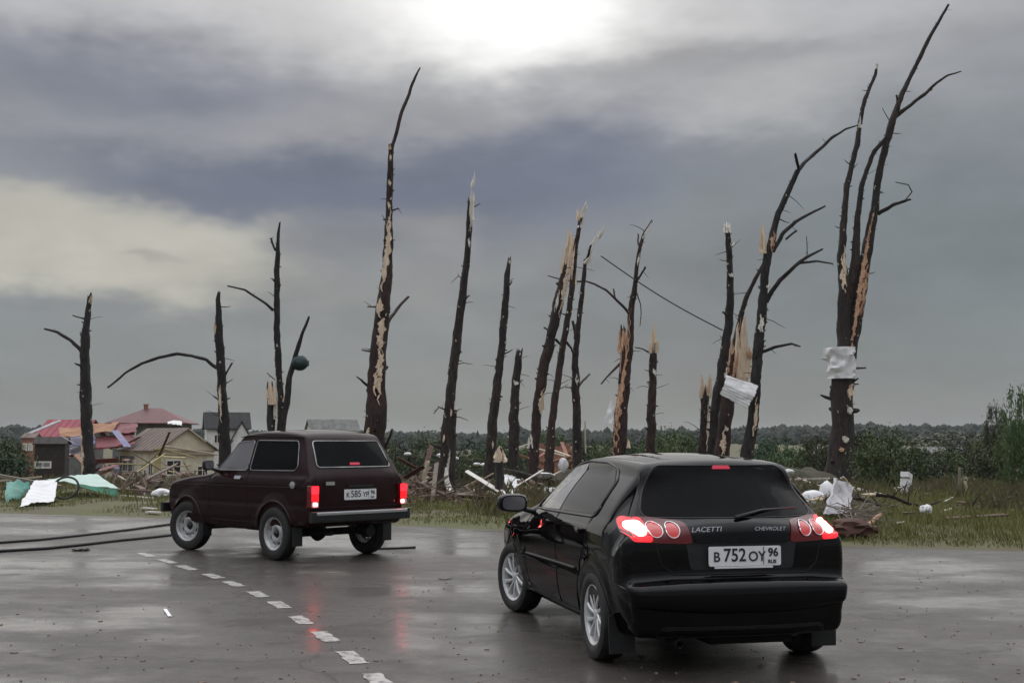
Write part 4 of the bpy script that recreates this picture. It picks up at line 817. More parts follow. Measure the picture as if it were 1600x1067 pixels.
        for j in range(3):
            c = pts[1 + j]; e = Vector((rnd.uniform(-.4, .6), rnd.uniform(-.6, .6), rnd.uniform(.2, .9))); MB().tube([c, c + e * .35, c + e * .6 + Vector((.1, 0, 0))], [r_ * .4, r_ * .28, r_ * .1], 6).build('side_branch', M['bark'], root, smooth=True)
    for i, (u, v, sx, lb) in enumerate(((662, 728, .2, 'pale torn wad high in the brown board heap'), (676, 764, .14, 'small pale wad low in the brown board heap'), (722, 760, .12, 'pale wad lying near the curling bark strip'), (800, 778, .18, 'flattened white wad between the bright sheet and dark stump'), (856, 778, .2, 'white wad lying under the ragged white sheet'), (1322, 788, .1, 'thin white wad lying near the bark slab'))):
        lump('plastic_wad', lb, 'wad', up(u, v, .1), (sx * 1.3, sx, sx * .6), 'white_sheet' if i != 1 else 'lilac_sheet', 90 + i, crease=.6)
    scatter_boards(14, (205, 330), (668, 742), ['board_grey', 'board_pale', 'board_brown', 'yellow_trim'], 'snapped rafter hanging from the wrecked cream cottage', 'snapped rafters of the cottage', (.8, 2.2), (.07, .14), 28, .8, Y=(61, 64), name='rafter_piece')
    scatter_boards(26, (700, 880), (738, 784), ['board_pale', 'pale_wood', 'board_grey', 'raw_wood'], 'snapped plank strewn at the feet of the leaning trunks', 'pale planks at the leaning trunks', (.4, 1.7), (.07, .17), 29, .7, name='snapped_plank')
    scatter_boards(14, (1205, 1335), (752, 808), ['board_pale', 'board_grey', 'board_brown', 'raw_wood'], 'snapped plank strewn below the three stem cluster', 'planks below the three stem cluster', (.4, 1.5), (.06, .14), 30, .6, name='snapped_plank')
    scatter_boards(16, (610, 690), (715, 785), ['board_pale', 'raw_wood', 'board_grey'], 'torn plank sticking out of the brown board heap', 'pale planks of the brown heap', (.5, 1.6), (.06, .14), 31, 1.0, name='snapped_plank')
    # things caught in the trees
    p = P(469, 567, Y3 - .1); lump('tarp_wad', 'dark teal tarp wad caught on the slanting stem of the forked trunk', 'tarp', p, (.30, .24, .27), 'dark_teal', 5, flat=False, crease=.25)
    Yc = 40.35
    sheet('cladding_sheet', 'white corrugated cladding sheet stuck in the shattered trunk', 'sheet', [P(1136, 585, Yc), P(1187, 601, Yc + .2), P(1169, 637, Yc - .1), P(1127, 615, Yc - .2)], 14, 28, .04, 'white_sheet', seed=70, corr=.007, ncorr=9, th=.012, rag=.02, fold=.10)
    V = []; n1, n2 = 22, 12; k = Y16 / F
    for j in range(n2 + 1):
        v = 543 + 49 * j / n2; c = P(1317 - (1 if j < 4 else 0), v, Y16)
        for i in range(n1 + 1):
            th = -2.3 + 3.0 * i / n1; rr = (20.0 + 6 * noise.noise(Vector((th * 1.6, v * .11, 2))) + 3.0 * abs(noise.noise(Vector((th * 3, v * .3, 5))))) * k + .07
            if i < 3 and j < 5: rr *= 1.45
            V.append(c + Vector((math.sin(th), -math.cos(th), 0)) * rr)
    m_ = len(V); c0 = P(1317, 568, Y16); W = n1 + 1
    f = [(j * W + i, j * W + i + 1, (j + 1) * W + i + 1, (j + 1) * W + i) for j in range(n2) for i in range(n1)]
    V = [q - c0 for q in V]; V2 = V + [Vector((q.x * .97, q.y * .97, q.z)) for q in V]
    o = mesh('wrapped_sheet', V2, f + [tuple(m_ + a for a in q[::-1]) for q in f], M['white_sheet'], smooth=True, sharp=40); o.location = c0; tag(o, 'torn white sheet wrapped round the trunk of the three stem cluster', 'sheet')
    sheet('cloth_scrap', 'pale plastic scrap hanging beside the orange torn trunk', 'scrap', [P(954, 626, 43.6), P(958, 628, 43.4), P(957, 662, 43.3), P(944, 661, 43.6)], 6, 12, .05, 'white_sheet', seed=75)
    w = MB().tube([P(939 + 190 * t, 400 + 116 * t + 6 * math.sin(math.pi * t), 44 + t * -.9) for t in np.linspace(0, 1, 22)], .022, 6)
    tag(w.build('torn_wire', M['cable'], smooth=True), 'thin torn wire slanting through the air between the broken trees', 'wire')
    # right verge
    lump('white_roll', 'fat white roll lying under the three stem cluster', 'bag', up(1270, 793), (.32, .28, .24), 'white_sheet', 14, crease=.18)
    lump('white_roll', 'upright white bundle standing by the three stem cluster', 'bag', up(1293, 790), (.21, .2, .34), 'white_sheet', 19, crease=.2)
    sheet('bark_slab', 'greyish bark slab tilted next to the white bundles', 'slab', [up(1302, 803, .72), up(1327, 800, .55), up(1322, 812, .12), up(1284, 815, .12)], 10, 8, .10, 'lilac_sheet', seed=80, th=.05)
    lump('root_clod', 'rusty red root clod lying on the verge by the hatchback tail light', 'clod', up(1330, 839), (.42, .30, .17), 'rust', 23, crease=.5)
    plank('torn_slab', 'orange broken wood edge lying on the rusty clod', 'slab', None, up(1340, 840, .05), up(1374, 818, .16), .10, .035, 'orange_board', .3, 9)
    plank('pole', 'long white pole lying behind the hatchback rear window', 'pole', None, up(1228, 768, .42), P(1292, 747, 41), .055, .05, 'pale_wood', 0, 10)
    plank('pole', 'white pole lying in grass beyond the three stem cluster', 'pole', None, P(1316, 758, 39), up(1385, 777, .06), .055, .05, 'pale_wood', 0, 11)
    lump('white_scrap', 'flat white bundle lying behind the hatchback roof pillar', 'scrap', P(1231, 737, 42), (.24, .14, .09), 'white_sheet', 29, flat=False)
    g = up(1417, 772); bx = empty('foam_block', g); tag(bx, 'stack of white foam blocks standing in front of the big bush', 'foam')
    for i, (dx, z, s_) in enumerate(((-.12, .12, (.42, .3, .22)), (.22, .10, (.3, .3, .2)), (-.02, .36, (.26, .24, .24)), (.0, .58, (.34, .26, .16)))):
        MB().box((dx, 0, z), s_, Matrix.Rotation(i * .3, 3, 'Z') @ Matrix.Rotation(.15 * (i - 1), 3, 'Y')).build('block', M['white_sheet'], bx)
    for i, (u, v, a) in enumerate(((1407, 824, 0), (1483, 785, .6), (1518, 778, 1.2), (1553, 787, .5), (1576, 806, .4))):
        plank('wooden_stick', 'small pale stick lying loose in the grass of the right verge', 'stick', 'pale sticks in the grass', up(u - 7 * math.cos(a), v + 5 * math.sin(a), .08), up(u + 6 * math.cos(a), v - 4 * math.sin(a), .10), .06, .02, 'pale_wood', .3, 80 + i)
    lump('white_bag', 'round white bag sitting on a grass tuft of the verge', 'bag', up(1447, 812, .12), (.12, .11, .10), 'white_sheet', 33)
    plank('fence_post', 'thin leaning grey post in the grass field', 'post', None, up(1500, 770, 0), P(1499, 733, up(1500, 770).y), .08, .08, 'board_grey', 0, 12)
    plank('fence_post', 'short pale post bent in the grass field', 'post', None, up(1512, 779, 0), P(1508, 752, up(1512, 779).y), .07, .06, 'board_pale', 0, 13)
    plank('post', 'thin far post sticking up behind the slim peeled trunk', 'post', None, P(915, 705, 60), P(914, 660, 60), .07, .07, 'board_pale', 0, 14)
    scatter_boards(16, (1385, 1600), (752, 815), ['board_grey', 'board_brown', 'board_brown'], 'broken branch piece lying in the grass field', 'branch pieces in the grass field', (.3, 1.1), (.04, .09), 27, .2, name='branch_piece')
    # cables and litter on the road
    def cable(label, pts, rad, sd_):
        g_ = [G(u, v) for u, v in pts]; q = []
        for a, b in zip(g_, g_[1:]):
            for t in np.linspace(0, 1, 14, endpoint=False):
                p_ = a.lerp(b, t); q.append(Vector((p_.x + .04 * noise.noise(p_ * .9 + Vector((sd_, 0, 0))), p_.y + .09 * noise.noise(p_ * .7 + Vector((0, sd_, 0))), rad * .9)))
        tag(MB().tube(q, rad, 7).build('fallen_cable', M['cable'], smooth=True), label, 'cable')
    cable('fallen black cable lying across the asphalt, the one closer to the verge', [(-60, 852), (0, 849), (60, 845), (120, 838.5), (200, 829), (275, 819), (345, 812)], .020, 1)
    cable('fallen black cable lying across the asphalt, touching a dark scrap', [(-60, 867), (0, 862.5), (75, 858.5), (150, 851), (210, 844), (275, 837), (300, 834.5)], .022, 2)
    cable('short dark cable end poking out behind the rear wheel of the off-road car', [(585, 859), (618, 857.5), (650, 856)], .016, 3)
    lump('dark_scrap', 'dark crumpled scrap lying next to the black cable', 'scrap', G(127, 860), (.13, .12, .03), 'plastic', 41, crease=.6)
    lump('dark_scrap', 'flat dark wet scrap lying on asphalt between the two cars', 'scrap', G(695, 904), (.075, .15, .012), 'plastic', 42, crease=.6)
    plank('white_scrap', 'small white paper strip lying alone on the asphalt', 'scrap', None, G(258, 954) + Vector((0, 0, .012)), G(265, 964) + Vector((0, 0, .012)), .03, .01, 'plate', 0, 15)
    rnd = random.Random(5); mb = MB()
    for _ in range(420):
        u, v = rnd.uniform(-20, 1620), 820 + 260 * rnd.random() ** .8; p = G(u, v)
        if p.y > edge_y(p.x) - .3: continue
        s_ = rnd.uniform(.004, .014) * (1 if rnd.random() < .9 else 2.0); mb.box((p.x, p.y, .003), (s_ * rnd.uniform(.6, 2.5), s_, .006), Matrix.Rotation(rnd.uniform(0, 3), 3, 'Z'))
    tag(mb.build('litter', M['rubble'], fix=False), 'small bits of leaf and wood strewn over the wet asphalt', kind='stuff')
    # reddish earth bank behind the cluster
    def mound(label, u, v, Y, wx, wy, h, mat_, sd_):
        c = P(u, v, Y); V = []; n, m = 36, 18
        for j in range(m + 1):
            for i in range(n + 1):
                x, y = (i / n * 2 - 1), (j / m * 2 - 1); q = max(0, 1 - x * x - y * y) ** .8
                X, Yy = c.x + x * wx, c.y + y * wy
                V.append((X - c.x, Yy - c.y, terr(X, Yy) - .15 + q * h * (1 + .35 * noise.noise(Vector((x * 2.5 + sd_, y * 2.5, 0)))) + .15 * (q > 0) * noise.noise(Vector((X * 1.5, Yy * 1.5, sd_)))))
        f = [(j * (n + 1) + i, j * (n + 1) + i + 1, (j + 1) * (n + 1) + i + 1, (j + 1) * (n + 1) + i) for j in range(m) for i in range(n)]
        o = mesh('mound', V, f, M[mat_], smooth=True); o.location = (c.x, c.y, 0); tag(o, label, kind='structure')
    mound('brown earth bank behind the three stem cluster', 1222, 720, 55, 2.8, 3.2, 1.0, 'earth', 1)
    mound('reddish earth bank behind the orange torn trunk', 935, 715, 58, 2.8, 3, 1.1, 'earth', 2)
    mound('low brown bank behind the off-road car', 655, 730, 50, 2.2, 3, .8, 'earth', 3)
build_debris()

# ------------------------------------------------------------------ plants
def leaf_mesh(name, n, seed, shape, leaf, mat_):
    """leaf-sized faces in uneven clumps through the volume of a unit crown"""
    rng = np.random.default_rng(seed); V = []; nc = max(8, n // 90)
    cl = []
    while len(cl) < nc:
        q = rng.uniform(-1, 1, 3); q[2] = rng.uniform(0, 1); r_ = shape(q[2])
        if q[0] ** 2 + q[1] ** 2 < r_ * r_: cl.append((q * (1, 1, 1), rng.uniform(.10, .24)))
    for k in range(n):
        c, s_ = cl[rng.integers(nc)]; p = c + rng.normal(0, 1, 3) * s_ * (.62, .62, .5)
        if p[2] < 0: p[2] = -p[2] * .3
        a = rng.normal(0, 1, 3); a /= np.linalg.norm(a); b = np.cross(a, rng.normal(0, 1, 3)); b /= np.linalg.norm(b) + 1e-9
        l = leaf * rng.uniform(.6, 1.4); V += [p - a * l, p + b * l * .45, p + a * l, p - b * l * .45]
    me = bpy.data.meshes.new(name); me.from_pydata([tuple(v) for v in V], [], [(4 * i, 4 * i + 1, 4 * i + 2, 4 * i + 3) for i in range(n)]); me.materials.append(M[mat_]); return me
ROUND = lambda z: .55 + .45 * math.sin(math.pi * min(1, z * .9 + .15)); CONE = lambda z: max(.06, .85 * (1 - z) ** .9 + .08 * math.sin(z * 40)); TALL = lambda z: .35 + .6 * math.sin(math.pi * (z * .85 + .12)) ** .8
BUSH = [leaf_mesh('foliage', 5200, i, ROUND, .042, m_) for i, m_ in enumerate(('leaf', 'leaf_pale', 'leaf', 'needle'))]
CONI = [leaf_mesh('crown', 3600, 20 + i, CONE, .045, 'needle') for i in range(2)]; TALLC = [leaf_mesh('crown', 6500, 30, TALL, .035, 'leaf')]
def stem_mesh(name, seed, n):
    rnd = random.Random(seed); mb = MB()
    for _ in range(n):
        d = Vector((rnd.uniform(-.6, .6), rnd.uniform(-.6, .6), 1)); mb.tube([Vector((0, 0, -.15)), d * .4, d * .8 + Vector((0, 0, .05))], [.035, .022, .008], 5)
    me = bpy.data.meshes.new(name); me.from_pydata([tuple(v) for v in mb.v], [], mb.f); me.materials.append(M['twig']); return me
STEM = stem_mesh('stem', 1, 6); TRUNK = stem_mesh('trunk', 2, 1)
def plant(name, label, cat, group, u, Y, wpx, hpx, me, stem, sd_, dz=0.0):
    p = P(u, 700, Y); k = Y / F; q_ = random.Random(sd_); r = empty(name, (p.x, Y, terr(p.x, Y) + dz), q_.uniform(0, 6)); tag(r, label, cat, group)
    if name == 'bush': f_ = sd_ in range(40, 60); hpx *= q_.uniform(.95 if f_ else .7, 1.2); wpx *= q_.uniform(1.0 if f_ else .8, 1.25)
    c = link(me.name.split('.')[0], me, r); w = wpx * k / 2; c.scale = (w, w * .85, hpx * k)
    t = link(stem.name.split('.')[0], stem, r); t.scale = (w * .9, w * .9, hpx * k)
def build_plants():
    B = 'bushes behind the broken trees'
    where = ['just past the tail of the off-road car', 'above the brown board heap', 'over the heap, next to the slim white tipped trunk', 'right behind the slim white tipped trunk', 'between the white tipped trunk and the grey-brown one', 'far behind the grey-brown trunk',
             'behind the short blunt stub', 'behind the thick leaning trunk', 'above the broken brick walls', 'between the thin far post and the hanging scrap', 'behind the orange torn trunk', 'behind the short stub with one cream splinter',
             'over the hatchback roof, past the one splinter stub', 'next to the stub with a splinter crown', 'behind the trunk with four bent limbs', 'above the brown earth bank', 'between the earth bank and the three stem cluster']
    BEHIND = ['leafy green bush ' + q for q in where]
    for i, (u, Y, w, h, m_) in enumerate(((598, 62, 90, 66, 0), (632, 74, 110, 62, 3), (668, 82, 120, 58, 0), (706, 76, 90, 56, 3), (738, 70, 80, 62, 0), (755, 90, 110, 50, 3), (790, 84, 90, 50, 0), (825, 95, 110, 46, 3), (862, 88, 90, 46, 0), (925, 92, 100, 46, 3), (960, 80, 80, 50, 0),
            (1002, 76, 80, 52, 3), (1046, 70, 90, 62, 0), (1080, 64, 80, 62, 2), (1205, 84, 90, 52, 3), (1236, 72, 80, 60, 0), (1275, 66, 80, 64, 2))):
        plant('bush', BEHIND[i], 'bush', B, u, Y, w, h, BUSH[m_], STEM, i)
    FIELD = ['touching the three stem cluster', 'large and dark, right behind the white foam blocks', 'between the foam blocks and the ruined white shed', 'low, in front of the ruined white shed', 'past the end of the ruined white shed', 'below the slim young tree', 'pale, far behind the three stem cluster', 'pale and wide, beyond the ruined white shed', 'at the foot of the leafy tall tree']
    BR = 'bushes in the open field'
    for i, (u, Y, w, h, m_) in enumerate(((1350, 60, 90, 62, 2), (1386, 52, 110, 76, 0), (1424, 56, 100, 62, 3), (1466, 62, 90, 42, 0), (1508, 82, 90, 44, 3), (1540, 74, 80, 50, 2), (1340, 80, 120, 52, 1), (1470, 105, 150, 40, 1), (1565, 60, 90, 56, 0))):
        plant('bush', 'rounded green bush ' + FIELD[i], 'bush', BR, u, Y, w, h, BUSH[m_], STEM, 40 + i)
    NEARH = ['in front of the small brick shed', 'behind the thick slanting pole', 'beyond the small brick shed', 'between the red hipped roof and the white house', 'beside the white house', 'behind the stem with the dark teal wad', 'at the forked trunk, over the off-road car', 'before the far grey roofed house', 'between the grey roofed house and the tallest thick trunk']
    for i, (u, Y, w, h) in enumerate(((8, 60, 110, 66), (-30, 52, 120, 80), (24, 88, 90, 56), (285, 92, 90, 46), (305, 84, 60, 40), (400, 74, 90, 56), (455, 80, 110, 54), (520, 72, 110, 56), (560, 84, 90, 52))):
        plant('bush', 'dark leafy bush ' + NEARH[i], 'bush', 'bushes around the houses', u, Y, w, h, BUSH[(0, 3)[i % 2]], STEM, 60 + i)
    plant('birch_tree', 'leafy tall tree at the far end of the grass field', 'tree', None, 1598, 46, 92, 150, TALLC[0], TRUNK, 5)
    plant('young_tree', 'slim young tree next to the leafy tall one', 'tree', None, 1556, 66, 44, 108, TALLC[0], TRUNK, 6)
    plant('spruce_tree', 'small lone spruce rising over bushes behind the three stem cluster', 'tree', None, 1259, 84, 22, 66, CONI[0], TRUNK, 7)
    # weeds and grass
    rng = np.random.default_rng(4); V = []; Fc = []
    def tuft(x, y, n, h0, sp):
        z = terr(x, y)
        for _ in range(n):
            a = rng.uniform(0, 6.28); l = h0 * rng.uniform(.5, 1.3); bx, by = x + rng.normal(0, sp), y + rng.normal(0, sp); w = .006 + .005 * rng.random()
            tx, ty = math.cos(a) * l * .45, math.sin(a) * l * .45; sx, sy = -math.sin(a) * w, math.cos(a) * w; b = len(V)
            V.extend([(bx - sx, by - sy, z - .02), (bx + sx, by + sy, z - .02), (bx + tx * .4 + sx * .6, by + ty * .4 + sy * .6, z + l * .65), (bx + tx, by + ty, z + l)])
            Fc.append((b, b + 1, b + 2)); Fc.append((b, b + 2, b + 3))
    cnt = 0
    while cnt < 15000:
        Y = 17 + 45 * rng.random() ** 1.7; x = Y * rng.uniform(-.46, .46); e = Y - edge_y(x)
        if e < .25: continue
        dens = .35 + .65 * sm(-3, 6, x) ; 
        if noise.noise(Vector((x * .35, Y * .35, 9))) * .5 + .5 > dens + .25: continue
        cnt += 1; near = sm(6, 0, e)
        tuft(x, Y, 9, (.05 + .10 * rng.random()) * (1 if x > 2 else .8) * (1.0 - .45 * near) + (.22 if rng.random() < .025 else 0), .14)
    tag(mesh('grass', V, Fc, M['grass']), 'short wet grass and weeds covering the verge', kind='stuff')
    V.clear(); Fc.clear(); cnt = 0
    while cnt < 1000:
        Y = 19 + 42 * rng.random() ** 1.4; x = Y * rng.uniform(-.46, .46)
        if Y - edge_y(x) < 1.2 or (x < -6.5 and Y < 37) or (4.5 < x < 10 and Y < 30) or noise.noise(Vector((x * .25, Y * .25, 3))) < .02: continue
        cnt += 1; tuft(x, Y, 10, .24 + .26 * rng.random(), .16)
    tag(mesh('weeds', V, Fc, M['weed']), 'taller brownish weeds in loose patches on the verge', kind='stuff')
    # far wood
    mb_v = []; mb_f = []; rnd = random.Random(3)
    for _ in range(9000):
        az = R(rnd.uniform(-31, 31)); r = 330 + 470 * rnd.random() ** .8; x, y = r * math.sin(az), r * math.cos(az); z = terr(x, y); h = (2.2 + 2.6 * rnd.random() ** 1.5 + 1.2 * noise.noise(Vector((x * .02, y * .02, 3)))) * (1 if r > 420 else .7) * (1.3 if rnd.random() < .05 else 1); w = h * rnd.uniform(.35, .75); b = len(mb_v)
        if rnd.random() < .8:
            ring = [(.0, .9), (.4, 1.0), (.8, .7)]
        else: ring = [(.0, 1.0), (.3, .72), (.65, .36)]
        ph = rnd.uniform(0, 6)
        for t, q in ring:
            for k in range(5): a = ph + 2 * math.pi * k / 5; j = rnd.uniform(.75, 1.2); mb_v.append((x + w * q * j * math.cos(a), y + w * q * j * math.sin(a), z - .3 + h * t))
        mb_v.append((x, y, z + h))
        for i in range(2):
            for k in range(5): mb_f.append((b + i * 5 + k, b + i * 5 + (k + 1) % 5, b + i * 5 + 5 + (k + 1) % 5, b + i * 5 + 5 + k))
        for k in range(5): mb_f.append((b + 10 + k, b + 10 + (k + 1) % 5, b + 15))
    tag(mesh('distant_forest', mb_v, mb_f, M['forest']), 'dark distant wood along the low ridge', kind='stuff')
build_plants()

# ------------------------------------------------------------------ cars
def chaikin(pts, it=2):
    for _ in range(it):
        q = []
        for a, b in zip(pts, pts[1:] + pts[:1]):
            q += [(a[0] * .75 + b[0] * .25, a[1] * .75 + b[1] * .25), (a[0] * .25 + b[0] * .75, a[1] * .25 + b[1] * .75)]
        pts = q
    return pts
def resample(pts, n):
    p = np.array(pts + pts[:1], float); s = np.r_[0, np.cumsum(np.hypot(*np.diff(p, axis=0).T))]
    t = np.linspace(0, s[-1], n, endpoint=False)
    return np.stack([np.interp(t, s, p[:, 0]), np.interp(t, s, p[:, 1])], 1)
def car_shell(outline, hw, Rc, spine, crown, n=260, rings=26):
    """closed body: side outline (x,z) swept across the car, rounded into two bulged sides"""
    o = resample(chaikin(outline, 2), n)
    tg = np.roll(o, -1, 0) - np.roll(o, 1, 0); tg /= np.linalg.norm(tg, axis=1)[:, None]
    nr = np.stack([tg[:, 1], -tg[:, 0]], 1)
    if ((o - o.mean(0)) * nr).sum() < 0: nr = -nr
    seg = np.linalg.norm(np.roll(o, -1, 0) - o, axis=1).mean(); kw = max(2, int(.16 / seg))
    ker = np.exp(-.5 * (np.arange(-3 * kw, 3 * kw + 1) / kw) ** 2); ker /= ker.sum()
    nr = np.stack([np.convolve(np.r_[nr[-3 * kw:, c], nr[:, c], nr[:3 * kw, c]], ker, 'valid') for c in (0, 1)], 1); nr /= np.maximum(np.linalg.norm(nr, axis=1), .5)[:, None]
    def cr(k): return crown(o[k, 0], o[k, 1], nr[k, 0], nr[k, 1])
    HW = np.array([hw(x, z) for x, z in o]); CR = np.array([cr(k) for k in range(n)])
    cols = []
    for f in np.linspace(0, 1, 13)[:-1]:
        y = (HW - Rc) * f; off = CR * f ** 2.2; cols.append((o - nr * off[:, None], y))
    for th in np.linspace(0, math.pi / 2, 8):
        y = HW - Rc + Rc * math.sin(th); off = CR + Rc * (1 - math.cos(th)); cols.append((o - nr * off[:, None], y))
    base = cols[-1][0]; yb = cols[-1][1]; h0 = np.array([hw(x, z) for x, z in base])
    (x0, x1), zc = spine
    sp = np.stack([np.clip(base[:, 0], x0, x1), np.full(n, zc)], 1)
    for t in np.linspace(0, 1, rings)[1:]:
        q = base * (1 - t) + sp * t; y = np.array([hw(x, z) for x, z in q]) + (yb - h0) * (1 - t) ** 4
        cols.append((q, y))
    V = []; Fc = []; m = len(cols)
    for sgn in (1, -1):
        b = len(V)
        for q, y in cols: V += [(q[k, 0], sgn * y[k], q[k, 1]) for k in range(n)]
        for c in range(m - 1):
            for k in range(n):
                k2 = (k + 1) % n; f = (b + c * n + k, b + c * n + k2, b + (c + 1) * n + k2, b + (c + 1) * n + k)
                Fc.append(f if sgn > 0 else f[::-1])
    me = bpy.data.meshes.new('body'); me.from_pydata(V, [], Fc)
    bm = bmesh.new(); bm.from_mesh(me); bmesh.ops.remove_doubles(bm, verts=bm.verts, dist=1e-4)
    bmesh.ops.dissolve_degenerate(bm, edges=bm.edges, dist=1e-5)
    bmesh.ops.recalc_face_normals(bm, faces=bm.faces); bvh = BVHTree.FromBMesh(bm)
    bm.to_mesh(me); bm.free(); me.polygons.foreach_set('use_smooth', [True] * len(me.polygons))
    return me, bvh
def cut_arches(ob, arches):
    for ax, az, rad, y0 in arches:
        mb = MB()
        for s in (1, -1): mb.lathe([(1e-4, s * y0), (rad, s * y0), (rad, s * 1.3), (1e-4, s * 1.3)], 'y', 56, (ax, 0, az))
        c = mb.build('cutter', M['under'])
        bm = bmesh.new(); bm.from_mesh(c.data); bmesh.ops.remove_doubles(bm, verts=bm.verts, dist=1e-3); bmesh.ops.recalc_face_normals(bm, faces=bm.faces); bm.to_mesh(c.data); bm.free()
        md = ob.modifiers.new('cut', 'BOOLEAN'); md.operation = 'DIFFERENCE'; md.object = c; md.solver = 'EXACT'
        if hasattr(md, 'material_mode'): md.material_mode = 'TRANSFER'
        dg = bpy.context.evaluated_depsgraph_get(); dg.update()
        me = bpy.data.meshes.new_from_object(ob.evaluated_get(dg)); ob.modifiers.clear(); ob.data = me
        bpy.data.objects.remove(c)
    ob.data.polygons.foreach_set('use_smooth', [True] * len(ob.data.polygons)); ob.data.set_sharp_from_angle(angle=R(40))
def hollow_cabin(ob, cavity, taper, windows, screen, x_screen):
    """cut a cabin out of the solid body, then the front door windows and the windscreen through its walls"""
    cut = []
    c = MB().prism(cavity, 'y', -1, 1); z0, z1, h0, h1 = taper
    for v in c.v: v.y *= h0 + (h1 - h0) * min(1, max(0, (v.z - z0) / (z1 - z0)))
    cut.append(c); cut.append(MB().prism(windows, 'y', -1.3, 1.3)); cut.append(MB().prism(screen, 'x', x_screen, x_screen + 3))
    for mb in cut:
        k = mb.build('cutter', M['interior'])
        md = ob.modifiers.new('cut', 'BOOLEAN'); md.operation = 'DIFFERENCE'; md.object = k; md.solver = 'EXACT'
        if hasattr(md, 'material_mode'): md.material_mode = 'TRANSFER'
        dg = bpy.context.evaluated_depsgraph_get(); dg.update()
        me = bpy.data.meshes.new_from_object(ob.evaluated_get(dg)); ob.modifiers.clear(); ob.data = me; bpy.data.objects.remove(k)
    ob.data.polygons.foreach_set('use_smooth', [True] * len(ob.data.polygons)); ob.data.set_sharp_from_angle(angle=R(40))
def shrink(poly, d):
    cx = sum(p[0] for p in poly) / len(poly); cy = sum(p[1] for p in poly) / len(poly); out = []
    for x, y in poly:
        l = math.hypot(x - cx, y - cy); out.append((cx + (x - cx) * (1 - d / l), cy + (y - cy) * (1 - d / l)))
    return out
def cabin_fittings(car, x_seat, z_seat, ztop, y, x_wheel, z_wheel):
    for s in (1, -1):
        st = MB(); st.prism(round_poly([(x_seat - .05, z_seat), (x_seat + .48, z_seat + .04), (x_seat + .48, z_seat + .16), (x_seat + .06, z_seat + .14), (x_seat - .08, ztop - .16), (x_seat - .20, ztop - .17)], .04), 'y', s * y - .24, s * y + .24)
        st = st.build('front_seat', M['interior'], car, smooth=True, sharp=35)
        MB().prism(round_poly([(x_seat - .20, ztop - .14), (x_seat - .11, ztop - .14), (x_seat - .13, ztop + .04), (x_seat - .21, ztop + .04)], .03), 'y', s * y - .13, s * y + .13).build('headrest', M['interior'], st, smooth=True, sharp=35)
    pts = [Vector((x_wheel + .07 * math.sin(t), y + .19 * math.cos(t), z_wheel + .18 * math.sin(t))) for t in np.linspace(0, 2 * math.pi, 25)]
    MB().tube(pts, .016, 7, cap=False).tube([(x_wheel + .02, y - .18, z_wheel), (x_wheel + .02, y + .18, z_wheel)], .015, 6).build('steering_wheel', M['plastic'], car, smooth=True, fix=False)
def round_poly(pts, r, n=5):
    out = []; m = len(pts)
    for i in range(m):
        p = Vector(pts[i]); a = Vector(pts[i - 1]); b = Vector(pts[(i + 1) % m])
        rr = r[i] if isinstance(r, (list, tuple)) else r
        da = (a - p); db = (b - p); k = min(rr, da.length * .45, db.length * .45)
        s = p + da.normalized() * k; e = p + db.normalized() * k
        for t in np.linspace(0, 1, n): out.append(tuple(s * (1 - t) ** 2 + p * 2 * t * (1 - t) + e * t * t))
    return out
def caster(bvh, axis):
    def f(a, b):
        if axis == 'L': o, d = Vector((a, 3, b)), Vector((0, -1, 0))
        elif axis == 'R': o, d = Vector((a, -3, b)), Vector((0, 1, 0))
        elif axis == 'B': o, d = Vector((-3, a, b)), Vector((1, 0, 0))
        elif axis == 'F': o, d = Vector((6, a, b)), Vector((-1, 0, 0))
        else: o, d = Vector((a, b, 4)), Vector((0, 0, -1))
        h = bvh.ray_cast(o, d)
        if h[0] is None: return None
        nrm = h[1] if h[1].dot(d) < 0 else -h[1]
        return h[0], nrm
    return f
